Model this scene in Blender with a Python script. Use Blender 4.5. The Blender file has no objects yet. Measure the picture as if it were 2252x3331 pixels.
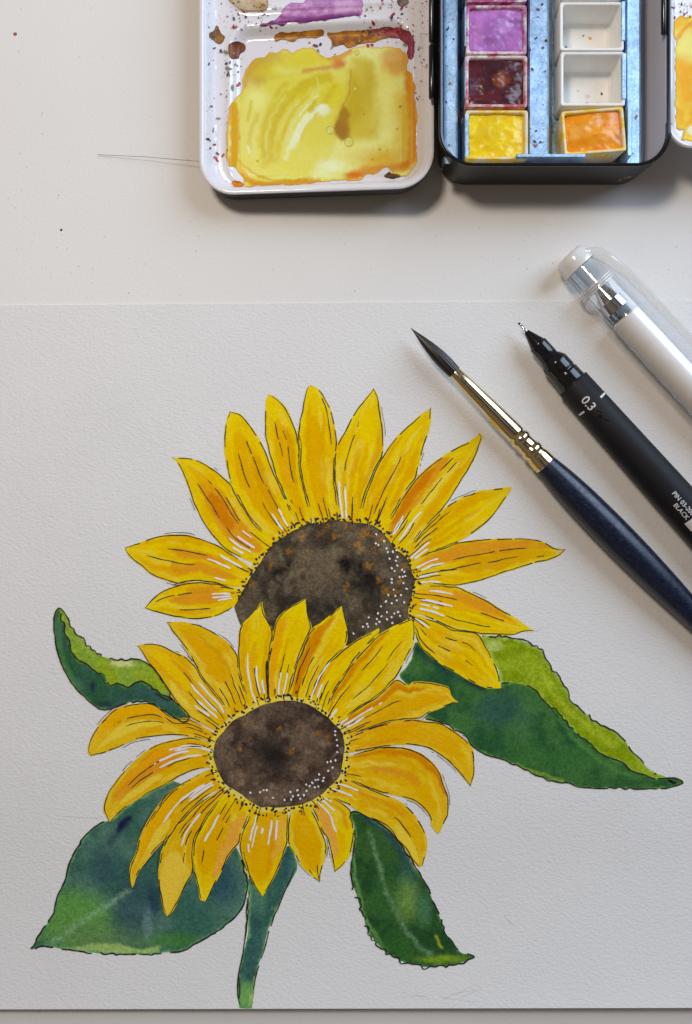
import bpy, math, random
import numpy as np
from mathutils import Vector
from mathutils.geometry import delaunay_2d_cdt
R = math.radians
random.seed(7)
rng = np.random.default_rng(11)
SC = bpy.context.scene
COL = SC.collection

# ------------------------------------------------------------------ camera, light, exposure (1 unit = 1 cm)
D = 27.0            # camera height above the desk
S = 108.8           # photograph pixels per cm at desk level
CX, CY = 1126.0, 1665.5
cam_d = bpy.data.cameras.new('camera'); cam = bpy.data.objects.new('camera', cam_d); COL.objects.link(cam)
cam.location = (0, 0, D); cam.rotation_euler = (0, 0, 0)
cam_d.sensor_fit = 'VERTICAL'; cam_d.sensor_height = 24.0; cam_d.lens = 24.0 * D / (3331.0 / S)
cam_d.clip_start = 0.5; cam_d.clip_end = 500
SC.camera = cam
SC.view_settings.view_transform = 'Standard'; SC.view_settings.look = 'None'
SC.view_settings.exposure = 0.07; SC.view_settings.gamma = 1.0
w = bpy.data.worlds.new('World'); SC.world = w; w.use_nodes = True
nt = w.node_tree; bg = nt.nodes['Background']; bg.inputs[1].default_value = 0.17
# a dim room: dark overhead around the phone, lighter walls, a darker band low down
tc = nt.nodes.new('ShaderNodeTexCoord'); sx = nt.nodes.new('ShaderNodeSeparateXYZ'); nt.links.new(tc.outputs['Generated'], sx.inputs[0])
rp = nt.nodes.new('ShaderNodeValToRGB'); nt.links.new(sx.outputs['Z'], rp.inputs[0]); el = rp.color_ramp.elements
for p_, c_ in ((0.0, (.50, .36, .26)), (.18, (.60, .44, .33)), (.35, (1.0, .78, .60)), (.70, (.90, .70, .54)), (.88, (.55, .44, .36)), (.96, (.12, .10, .09)), (1.0, (.05, .04, .04))):
    e_ = el.new(p_); e_.color = (*c_, 1)
el.remove(el[0]); el.remove(el[-1])
nt.links.new(rp.outputs[0], bg.inputs[0])

def area(name, loc, tgt, sx, sy, power, col):
    l = bpy.data.lights.new(name, 'AREA'); l.shape = 'RECTANGLE'; l.size = sx; l.size_y = sy
    l.energy = power; l.color = col
    o = bpy.data.objects.new(name, l); COL.objects.link(o); o.location = loc
    o.rotation_euler = (Vector(tgt) - Vector(loc)).to_track_quat('-Z', 'Y').to_euler()
    return o
area('window_light', (62, 50, 52), (3, 0, 0), 50, 74, 74500, (0.615, 0.785, 1.0))
area('room_light', (-16, 24, 50), (0, 3, 0), 9, 9, 13700, (1.0, 0.86, 0.715))

# ------------------------------------------------------------------ helpers
def P(x, y, z=0.0):
    k = (D - z) / D / S
    return ((x - CX) * k, (CY - y) * k, z)
def lin(c):
    c = np.asarray(c, float) / 255.0
    return np.where(c <= 0.04045, c / 12.92, ((c + 0.055) / 1.055) ** 2.4)
E = 0.75
def A(*c):           # photographed sRGB colour -> surface colour
    return np.clip(lin(c) / E, 0.0008, 0.9)
def sstep(a, b, x):
    t = np.clip((x - a) / (b - a), 0, 1); return t * t * (3 - 2 * t)
_lat = rng.random((256, 256))
def vnoise(x, y):
    x = np.asarray(x, float); y = np.asarray(y, float)
    xi = np.floor(x).astype(int); yi = np.floor(y).astype(int)
    fx = x - xi; fy = y - yi; fx = fx * fx * (3 - 2 * fx); fy = fy * fy * (3 - 2 * fy)
    a = _lat[xi & 255, yi & 255]; b = _lat[(xi + 1) & 255, yi & 255]
    c = _lat[xi & 255, (yi + 1) & 255]; d = _lat[(xi + 1) & 255, (yi + 1) & 255]
    return (a * (1 - fx) + b * fx) * (1 - fy) + (c * (1 - fx) + d * fx) * fy
def fbm(x, y, o=4):
    t = 0; a = 0.5
    for i in range(o):
        t = t + a * vnoise(x * 2 ** i + 17 * i, y * 2 ** i + 31 * i); a *= 0.5
    return t / (1 - 0.5 ** o)
def catmull(pts, step=3.0):
    p = np.asarray(pts, float)
    if len(p) < 3:
        n = max(2, int(np.linalg.norm(p[-1] - p[0]) / step)); t = np.linspace(0, 1, n)[:, None]
        return p[0] * (1 - t) + p[-1] * t
    q = np.vstack([2 * p[0] - p[1], p, 2 * p[-1] - p[-2]]); out = []
    for i in range(1, len(q) - 2):
        n = max(2, int(np.linalg.norm(q[i + 1] - q[i]) / step)); t = np.linspace(0, 1, n, endpoint=False)[:, None]
        a, b, c, d = q[i - 1], q[i], q[i + 1], q[i + 2]
        out.append(0.5 * ((2 * b) + (c - a) * t + (2 * a - 5 * b + 4 * c - d) * t ** 2 + (3 * b - a - 3 * c + d) * t ** 3))
    out.append(p[-1:]); return np.vstack(out)
def resample(p, n):
    d = np.r_[0, np.cumsum(np.linalg.norm(np.diff(p, axis=0), axis=1))]
    t = np.linspace(0, d[-1], n)
    return np.c_[np.interp(t, d, p[:, 0]), np.interp(t, d, p[:, 1])]
def closed(pts, step=4.0):
    p = np.asarray(pts, float); q = np.vstack([p[-2:], p, p[:2]])
    c = []
    for i in range(1, len(q) - 2):
        if i - 1 < 1 or i - 1 > len(p): continue
        n = max(2, int(np.linalg.norm(q[i + 1] - q[i]) / step)); t = np.linspace(0, 1, n, endpoint=False)[:, None]
        a, b, cc, d = q[i - 1], q[i], q[i + 1], q[i + 2]
        c.append(0.5 * ((2 * b) + (cc - a) * t + (2 * a - 5 * b + 4 * cc - d) * t ** 2 + (3 * b - a - 3 * cc + d) * t ** 3))
    return np.vstack(c)
def sd_poly(pts, poly):
    a = np.asarray(poly, float); b = np.roll(a, -1, 0); out = np.empty(len(pts))
    for s in range(0, len(pts), 4000):
        p = pts[s:s + 4000][:, None, :]; e = (b - a)[None]; wv = p - a[None]
        t = np.clip((wv * e).sum(2) / np.maximum((e * e).sum(2), 1e-9), 0, 1)
        dd = np.sqrt((((wv - e * t[..., None])) ** 2).sum(2)).min(1)
        ay, by, py = a[None, :, 1], b[None, :, 1], p[..., 1]
        den = np.where(by == ay, 1e-9, by - ay)
        cr = ((ay > py) != (by > py)) & (p[..., 0] < (b[None, :, 0] - a[None, :, 0]) * (py - ay) / den + a[None, :, 0])
        out[s:s + 4000] = np.where(cr.sum(1) % 2 == 1, -dd, dd)
    return out
def sd_line(pts, line):
    a = np.asarray(line, float)[:-1]; b = np.asarray(line, float)[1:]
    p = pts[:, None, :]; e = (b - a)[None]; wv = p - a[None]
    t = np.clip((wv * e).sum(2) / np.maximum((e * e).sum(2), 1e-9), 0, 1)
    return np.sqrt((((wv - e * t[..., None])) ** 2).sum(2)).min(1)

# ------------------------------------------------------------------ objects
def root(name, loc, label, cat, group=None):
    o = bpy.data.objects.new(name, None); COL.objects.link(o); o.location = loc; o.empty_display_size = 0.3
    o['label'] = label; o['category'] = cat
    if group: o['group'] = group
    return o
def base_of(o):
    while o is not None and o.parent is not None: o = o.parent
    return Vector(o.location) if o is not None else Vector((0, 0, 0))
def build(name, verts, faces, mat, parent=None, cols=None, smooth=True, kind=None, label=None):
    me = bpy.data.meshes.new(name)
    v = np.asarray(verts, float)
    if parent is not None: v = v - np.array(base_of(parent))
    me.from_pydata(v.tolist(), [], [list(map(int, f)) for f in faces]); me.materials.append(mat)
    if cols is not None:
        ca = me.color_attributes.new('paint', 'FLOAT_COLOR', 'POINT')
        ca.data.foreach_set('color', np.c_[cols, np.ones(len(cols))].astype(np.float32).ravel())
    if smooth:
        me.polygons.foreach_set('use_smooth', [True] * len(me.polygons)); me.set_sharp_from_angle(angle=R(38))
    me.update()
    o = bpy.data.objects.new(name, me); COL.objects.link(o)
    if parent is not None: o.parent = parent
    if kind: o['kind'] = kind
    if label: o['label'] = label
    return o
import bmesh
def outward(o):
    bm = bmesh.new(); bm.from_mesh(o.data); bmesh.ops.remove_doubles(bm, verts=bm.verts, dist=1e-5); bmesh.ops.recalc_face_normals(bm, faces=bm.faces); bm.to_mesh(o.data); bm.free()
    o.data.polygons.foreach_set('use_smooth', [True] * len(o.data.polygons)); o.data.set_sharp_from_angle(angle=R(38)); return o
def merge(parts):
    V = []; F = []; n = 0
    for v, f in parts:
        v = np.asarray(v, float); V.append(v); F += [[i + n for i in q] for q in f]; n += len(v)
    return np.vstack(V), F
def grid_faces(n, m, wrap=False):
    f = []
    for i in range(n - 1):
        for j in range(m if wrap else m - 1):
            k = (j + 1) % m; f.append((i * m + j, i * m + k, (i + 1) * m + k, (i + 1) * m + j))
    return f
def rrect(x0, x1, y0, y1, r, n=8):
    out = []
    for cx, cy, a0 in ((x1 - r, y0 + r, -90), (x1 - r, y1 - r, 0), (x0 + r, y1 - r, 90), (x0 + r, y0 + r, 180)):
        for i in range(n + 1):
            a = R(a0 + 90 * i / n); out.append((cx + r * math.cos(a), cy + r * math.sin(a)))
    return np.array(out)
def loft(loops, cap0=False, cap1=False):
    n = len(loops[0]); V = np.vstack(loops); F = grid_faces(len(loops), n, True)
    if cap0: F.append(tuple(range(n))[::-1])
    if cap1: F.append(tuple(range((len(loops) - 1) * n, len(loops) * n)))
    return V, F
def boxm(x0, x1, y0, y1, z0, z1, b=0.02):
    loops = [np.c_[rrect(x0 + i, x1 - i, y0 + i, y1 - i, max(b - i, 0.002) + 0.004, 2), np.full(12, z)]
             for i, z in ((b, z0), (0, z0 + b), (0, z1 - b), (b, z1))]
    return loft(loops, True, True)
def cdt(outline, spacing, jitter=0.3):
    o = np.asarray(outline, float); lo = o.min(0); hi = o.max(0)
    gx, gy = np.meshgrid(np.arange(lo[0], hi[0], spacing), np.arange(lo[1], hi[1], spacing))
    g = np.c_[gx.ravel(), gy.ravel()]; g = g + rng.uniform(-jitter, jitter, g.shape) * spacing
    g = g[sd_poly(g, o) < -spacing * 0.45]
    pts = np.vstack([o, g]); c0 = pts.mean(0)
    r = delaunay_2d_cdt([Vector(p) for p in (pts - c0)], [], [list(range(len(o)))], 1, 1e-6)
    return np.array([[v.x, v.y] for v in r[0]]) + c0, r[2]

# ------------------------------------------------------------------ materials
class NT:
    def __init__(s, name):
        s.m = bpy.data.materials.new(name); s.m.use_nodes = True; s.t = s.m.node_tree; s.n = s.t.nodes
        s.b = s.n['Principled BSDF']; s.out = s.n['Material Output']
    def node(s, typ, **kw):
        nd = s.n.new(typ)
        for k, v in kw.items():
            if isinstance(k, str) and hasattr(nd, k): setattr(nd, k, v)
        return nd
    def link(s, a, b): s.t.links.new(a, b)
    def noise(s, scale, detail=4, rough=0.55, vec=None):
        n = s.n.new('ShaderNodeTexNoise'); n.inputs['Scale'].default_value = scale; n.inputs['Detail'].default_value = detail
        n.inputs['Roughness'].default_value = rough
        if vec is None:
            g = s.n.new('ShaderNodeNewGeometry'); vec = g.outputs['Position']
        s.link(vec, n.inputs['Vector']); return n.outputs['Fac']
    def ramp(s, fac, stops):
        r = s.n.new('ShaderNodeValToRGB'); el = r.color_ramp.elements
        while len(el) < len(stops): el.new(0.5)
        for e, (p, c) in zip(el, stops):
            e.position = p; e.color = (*c, 1) if len(c) == 3 else c
        s.link(fac, r.inputs[0]); return r.outputs[0]
    def mul(s, a, b, fac=1.0, typ='MULTIPLY'):
        m = s.n.new('ShaderNodeMix'); m.data_type = 'RGBA'; m.blend_type = typ; m.inputs[0].default_value = fac
        for sock, v in ((m.inputs[6], a), (m.inputs[7], b)):
            if hasattr(v, 'links') or hasattr(v, 'is_linked'): s.link(v, sock)
            else: sock.default_value = (*v, 1)
        return m.outputs[2]
    def bump(s, h, strength, dist):
        b = s.n.new('ShaderNodeBump'); b.inputs['Strength'].default_value = strength; b.inputs['Distance'].default_value = dist
        s.link(h, b.inputs['Height']); s.link(b.outputs[0], s.b.inputs['Normal']); return b
    def set(s, base=None, rough=None, metal=None, spec=None, coat=None):
        if base is not None:
            if hasattr(base, 'is_linked'): s.link(base, s.b.inputs['Base Color'])
            else: s.b.inputs['Base Color'].default_value = (*[float(x) for x in base], 1)
        if rough is not None:
            if hasattr(rough, 'is_linked'): s.link(rough, s.b.inputs['Roughness'])
            else: s.b.inputs['Roughness'].default_value = rough
        if metal is not None: s.b.inputs['Metallic'].default_value = metal
        if spec is not None: s.b.inputs['Specular IOR Level'].default_value = spec
        if coat is not None: s.b.inputs['Coat Weight'].default_value = coat
        return s.m
def paper_height(t):
    g = t.n.new('ShaderNodeNewGeometry'); mp = t.n.new('ShaderNodeMapping'); mp.inputs['Scale'].default_value = (1.0, 1.35, 1.0)
    t.link(g.outputs['Position'], mp.inputs['Vector'])
    a = t.noise(9.5, 3, 0.55, mp.outputs[0]); b = t.noise(22, 2, 0.5, mp.outputs[0])
    m = t.n.new('ShaderNodeMath'); m.operation = 'MULTIPLY_ADD'; m.inputs[1].default_value = 0.5
    t.link(b, m.inputs[0]); t.link(a, m.inputs[2]); return m.outputs[0]
def mat_paper():
    t = NT('watercolour_paper'); h = paper_height(t)
    c = t.ramp(t.noise(0.35, 3), [(0.3, (0.765, 0.760, 0.757)), (0.7, (0.79, 0.785, 0.78))])
    t.bump(h, 0.68, 0.027); return t.set(c, 0.82, spec=0.2)
def mat_wash(name, gran=0.16, rough=0.62, bump=0.45, scale=30):
    t = NT(name); at = t.n.new('ShaderNodeVertexColor'); at.layer_name = 'paint'
    n = t.noise(scale, 4, 0.65); lo = 1 - gran; hi = 1 + gran
    g = t.ramp(n, [(0.3, (lo, lo, lo)), (0.7, (hi, hi, hi))])
    c = t.mul(at.outputs[0], g)
    if bump: t.bump(paper_height(t), bump, 0.028)
    return t.set(c, rough, spec=0.0)
def mat_plain(name, base, rough=0.5, metal=0.0, spec=0.5, var=0.0, vscale=3.0, bump=0.0, bscale=20, coat=None):
    t = NT(name); b = np.asarray(base, float)
    if var:
        c = t.ramp(t.noise(vscale, 5, 0.6), [(0.3, tuple(b * (1 - var))), (0.7, tuple(np.minimum(b * (1 + var), 1)))])
    else: c = b
    if bump: t.bump(t.noise(bscale, 3), bump, 0.02)
    return t.set(c, rough, metal, spec, coat)
def mat_desk():
    t = NT('white_desktop')
    c = t.ramp(t.noise(0.12, 3), [(0.3, (0.755, 0.745, 0.73)), (0.7, (0.79, 0.785, 0.772))])
    sp = t.ramp(t.noise(9, 2, 0.4), [(0.70, (1, 1, 1)), (0.76, (0.86, 0.84, 0.82))])
    c = t.mul(c, sp); t.bump(t.noise(12, 3), 0.5, 0.014)
    return t.set(c, 0.55, spec=0.35)
def mat_clear(name, tint, rough=0.06, milk=0.0, milk_col=(0.8, 0.8, 0.8)):
    t = NT(name); tr = t.n.new('ShaderNodeBsdfTransparent'); tr.inputs[0].default_value = (*tint, 1)
    gl = t.n.new('ShaderNodeBsdfGlossy'); gl.inputs['Roughness'].default_value = rough
    df = t.n.new('ShaderNodeBsdfDiffuse'); df.inputs[0].default_value = (*milk_col, 1)
    fr = t.n.new('ShaderNodeFresnel'); fr.inputs[0].default_value = 1.75
    m1 = t.n.new('ShaderNodeMixShader'); m1.inputs[0].default_value = milk
    t.link(tr.outputs[0], m1.inputs[1]); t.link(df.outputs[0], m1.inputs[2])
    ge = t.n.new('ShaderNodeNewGeometry'); inv = t.n.new('ShaderNodeMath'); inv.operation = 'SUBTRACT'; inv.inputs[0].default_value = 1.0; t.link(ge.outputs['Backfacing'], inv.inputs[1])
    mu = t.n.new('ShaderNodeMath'); mu.operation = 'MULTIPLY'; t.link(fr.outputs[0], mu.inputs[0]); t.link(inv.outputs[0], mu.inputs[1])
    m2 = t.n.new('ShaderNodeMixShader'); t.link(mu.outputs[0], m2.inputs[0])
    t.link(m1.outputs[0], m2.inputs[1]); t.link(gl.outputs[0], m2.inputs[2]); t.link(m2.outputs[0], t.out.inputs[0])
    return t.m
def mat_galv():
    t = NT('galvanised_steel'); g = t.n.new('ShaderNodeNewGeometry')
    v = t.n.new('ShaderNodeTexVoronoi'); v.inputs['Scale'].default_value = 17; t.link(g.outputs['Position'], v.inputs['Vector'])
    n = t.noise(26, 4, 0.75)
    c = t.mul(t.ramp(v.outputs['Color'], [(0.1, (0.34, 0.50, 0.70)), (0.9, (0.52, 0.71, 0.90))]), t.ramp(n, [(0.35, (0.82, 0.82, 0.82)), (0.65, (1.1, 1.1, 1.1))]))  # spangle pattern; blue reflection of the window is put into the base colour
    c = t.mul(c, t.ramp(t.noise(2.2, 4, 0.6), [(0.35, (0.75, 0.76, 0.78)), (0.65, (1.1, 1.1, 1.1))]))
    r = t.ramp(t.noise(30, 3), [(0.3, (0.34,) * 3), (0.7, (0.50,) * 3)])
    t.bump(n, 0.35, 0.012); return t.set(c, r, 0.95)
def mat_brass():
    t = NT('gold_ferrule'); c = t.ramp(t.noise(5, 4), [(0.3, (0.72, 0.60, 0.36)), (0.7, (0.82, 0.72, 0.48))])
    r = t.ramp(t.noise(14, 4), [(0.35, (0.10,) * 3), (0.7, (0.2,) * 3)]); t.bump(t.noise(10, 4), 0.10, 0.01)
    return t.set(c, r, 1.0)
def mat_wood_blue():
    t = NT('dark_blue_lacquer'); g = t.n.new('ShaderNodeNewGeometry'); mp = t.n.new('ShaderNodeMapping')
    mp.inputs['Rotation'].default_value = (0, 0, R(45)); mp.inputs['Scale'].default_value = (2.0, 14, 14)
    t.link(g.outputs['Position'], mp.inputs[0])
    n = t.noise(2.2, 5, 0.65, mp.outputs[0])
    c = t.ramp(n, [(0.35, (0.003, 0.005, 0.016)), (0.58, (0.006, 0.013, 0.042)), (0.74, (0.045, 0.062, 0.11))])
    r = t.ramp(t.noise(8, 4), [(0.3, (0.24,) * 3), (0.7, (0.42,) * 3)])
    return t.set(c, r, spec=0.5)
def mat_paint_gloss(name, rough=0.22, bump=0.25, bscale=9, gr=.1, spec=.5):
    t = NT(name); at = t.n.new('ShaderNodeVertexColor'); at.layer_name = 'paint'
    g = t.ramp(t.noise(18, 4, 0.6), [(0.3, (1 - gr,) * 3), (0.7, (1 + gr,) * 3)])
    c = t.mul(at.outputs[0], g); t.bump(t.noise(bscale, 4, 0.6), bump, 0.03)
    return t.set(c, rough, spec=spec)

M_paper = mat_paper(); M_desk = mat_desk()
M_petal = mat_wash('yellow_wash', 0.10); M_leaf = mat_wash('green_wash', 0.24, scale=24); M_seed = mat_wash('brown_wash', 0.34, scale=26)
M_ink = mat_plain('black_ink', (0.012, 0.011, 0.013), 0.55, var=0.3)
M_gel = mat_plain('white_gel_ink', (0.86, 0.85, 0.85), 0.45)
M_pencil = mat_plain('pencil_graphite', (0.60, 0.60, 0.61), 0.7, var=0.15, vscale=30)
M_white = mat_plain('white_enamel', (0.76, 0.75, 0.80), 0.10, spec=0.55, var=0.02, bump=0.03, bscale=3)
M_black = mat_plain('black_satin_enamel', (0.012, 0.012, 0.013), 0.42, spec=0.45, var=0.15, bump=0.05, bscale=30)
M_blackgloss = mat_plain('black_gloss_enamel', (0.008, 0.008, 0.010), 0.16)
M_galv = mat_galv()
M_panw = mat_plain('white_pan_plastic', (0.85, 0.84, 0.81), 0.35, var=0.04, bump=0.05)
M_puddle = mat_paint_gloss('wet_wash', 0.30, 0.06, 2.5, .02, .14); M_dry = mat_paint_gloss('dried_wash', 0.34, 0.25, 9, .14, .25); M_cake = mat_paint_gloss('paint_cake', 0.27, 0.12, 5, .07)
M_brass = mat_brass(); M_handle = mat_wood_blue()
M_hairb = mat_plain('dark_bristle', (0.016, 0.011, 0.009), 0.38, var=0.5, vscale=16)
M_penbody = mat_plain('matt_black_barrel', (0.011, 0.011, 0.014), 0.58, spec=0.26, var=0.1, bump=0.02)
M_penfront = mat_plain('gloss_black_plastic', (0.008, 0.008, 0.010), 0.13)
M_steel = mat_plain('bright_steel', (0.72, 0.73, 0.75), 0.16, metal=1.0)
M_print = mat_plain('white_print', (0.70, 0.70, 0.73), 0.5)
M_clear = mat_clear('clear_cap_plastic', (0.994, 0.994, 0.996), 0.03, 0.0, (0.85, 0.85, 0.86))
M_milky = mat_clear('frosted_plastic', (0.99, 0.99, 0.99), 0.08, 0.78, (0.90, 0.89, 0.87))
M_clip = mat_clear('clip_plastic', (0.99, 0.99, 0.99), 0.06, 0.22, (0.88, 0.88, 0.88))
M_barrel = mat_plain('white_barrel', (0.86, 0.84, 0.81), 0.35, var=0.02)
M_hair = mat_plain('hair', (0.10, 0.085, 0.075), 0.5)

# ------------------------------------------------------------------ desk
n = 2
build('desk', [(-70, -70, 0), (70, -70, 0), (70, 70, 0), (-70, 70, 0)], [(0, 1, 2, 3)], M_desk, smooth=False, kind='structure')

# ------------------------------------------------------------------ paper sheet with the painting
def paper_z(x, y):          # photo pixel -> height of the sheet; the near edge lifts a little
    t = np.clip((np.asarray(y, float) - 2750) / 540.0, 0, 1); u = np.asarray(x, float) / 2252.0
    return 0.035 + t * t * (0.36 + 0.20 * u)
PT = root('sunflower_painting', (0, -5, 0), 'watercolour painting of two yellow sunflowers with green leaves on textured white paper', 'painting')
Y0, Y1 = 990.0, 3281.0
xs = np.linspace(-760, 2760, 40); ys = np.r_[np.linspace(Y0, 2740, 12), np.linspace(2760, Y1, 22)]
def PP(p, dz=0.0):
    p = np.asarray(p, float); z = paper_z(p[:, 0], p[:, 1]) + dz; k = (D - z) / D / S
    return np.c_[(p[:, 0] - CX) * k, (CY - p[:, 1]) * k, z]
gx, gy = np.meshgrid(xs, ys)
edge = gy.copy()
top_tilt = (gx - 400) * -0.0075 * (gy - Y1) / (Y0 - Y1)
bot_tilt = (gx - 1126) * -0.0022 * (gy - Y0) / (Y1 - Y0)
gp = np.c_[gx.ravel(), (gy + top_tilt + bot_tilt).ravel()]
top = PP(gp); bot = top.copy(); bot[:, 2] -= 0.032
V = np.vstack([top, bot]); ny, nx = gx.shape; F = [tuple(reversed(f)) for f in grid_faces(ny, nx)]
F2 = [tuple(i + nx * ny for i in f) for f in grid_faces(ny, nx)]
rim = [i for i in range(nx)] + [r_ * nx + nx - 1 for r_ in range(1, ny)] + [(ny - 1) * nx + i for i in range(nx - 2, -1, -1)] + [r_ * nx for r_ in range(ny - 2, 0, -1)]
F3 = [(rim[i], rim[(i + 1) % len(rim)], rim[(i + 1) % len(rim)] + nx * ny, rim[i] + nx * ny) for i in range(len(rim))]
build('paper_sheet', V, F + F2 + F3, M_paper, PT, smooth=False)

def ribbon(line, wpx, dz=0.0, dash=0.0, taper=True, seed=0, conv=PP):
    """ink stroke following a pixel polyline, broken up where the pen skipped"""
    p = catmull(line, 3.0)
    if len(p) < 2: return None
    t = np.gradient(p, axis=0); t /= np.maximum(np.linalg.norm(t, axis=1, keepdims=True), 1e-9); nn = np.c_[-t[:, 1], t[:, 0]]
    i = np.arange(len(p))
    p = p + nn * ((vnoise(i * 0.12 + seed * 3.1, i * 0 + seed) - 0.5) * 3.0)[:, None]
    wd = wpx * (0.62 + 0.76 * vnoise(i * 0.2 + seed * 7.7, i * 0 + 5.3 + seed))
    if taper:
        s = i / max(len(p) - 1, 1); wd = wd * np.clip(np.minimum(s * 8, (1 - s) * 5) + 0.45, 0, 1)
    on = np.ones(len(p), bool)
    if dash > 0:
        s = i / max(len(p) - 1, 1)
        on = vnoise(i * 0.105 + seed * 13.3, i * 0 + 9.1 * seed) > dash * (0.25 + 0.75 * s)
    parts = []; k = 0
    while k < len(p):
        if not on[k]: k += 1; continue
        j = k
        while j + 1 < len(p) and on[j + 1]: j += 1
        if j > k:
            a = p[k:j + 1] + nn[k:j + 1] * wd[k:j + 1, None] / 2; b = p[k:j + 1] - nn[k:j + 1] * wd[k:j + 1, None] / 2
            v = np.empty((2 * len(a), 2)); v[0::2] = a; v[1::2] = b
            parts.append((conv(v, dz), [(2 * q, 2 * q + 1, 2 * q + 3, 2 * q + 2) for q in range(len(a) - 1)]))
        k = j + 1
    return merge(parts) if parts else None
def blob(x, y, rx, ry, ang=0.0, dz=0.0, n=9, rough=0.15, conv=PP, dome=0.0):
    a = np.linspace(0, 2 * math.pi, n, endpoint=False); r = 1 + rng.uniform(-rough, rough, n)
    c, s = math.cos(ang), math.sin(ang); px = rx * r * np.cos(a); py = ry * r * np.sin(a)
    v = np.c_[x + px * c - py * s, y + px * s + py * c]; v = np.vstack([[(x, y)], v])
    q = conv(v, dz); q[0, 2] += dome
    return q, [(0, 1 + (i + 1) % n, 1 + i) for i in range(n)]

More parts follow.
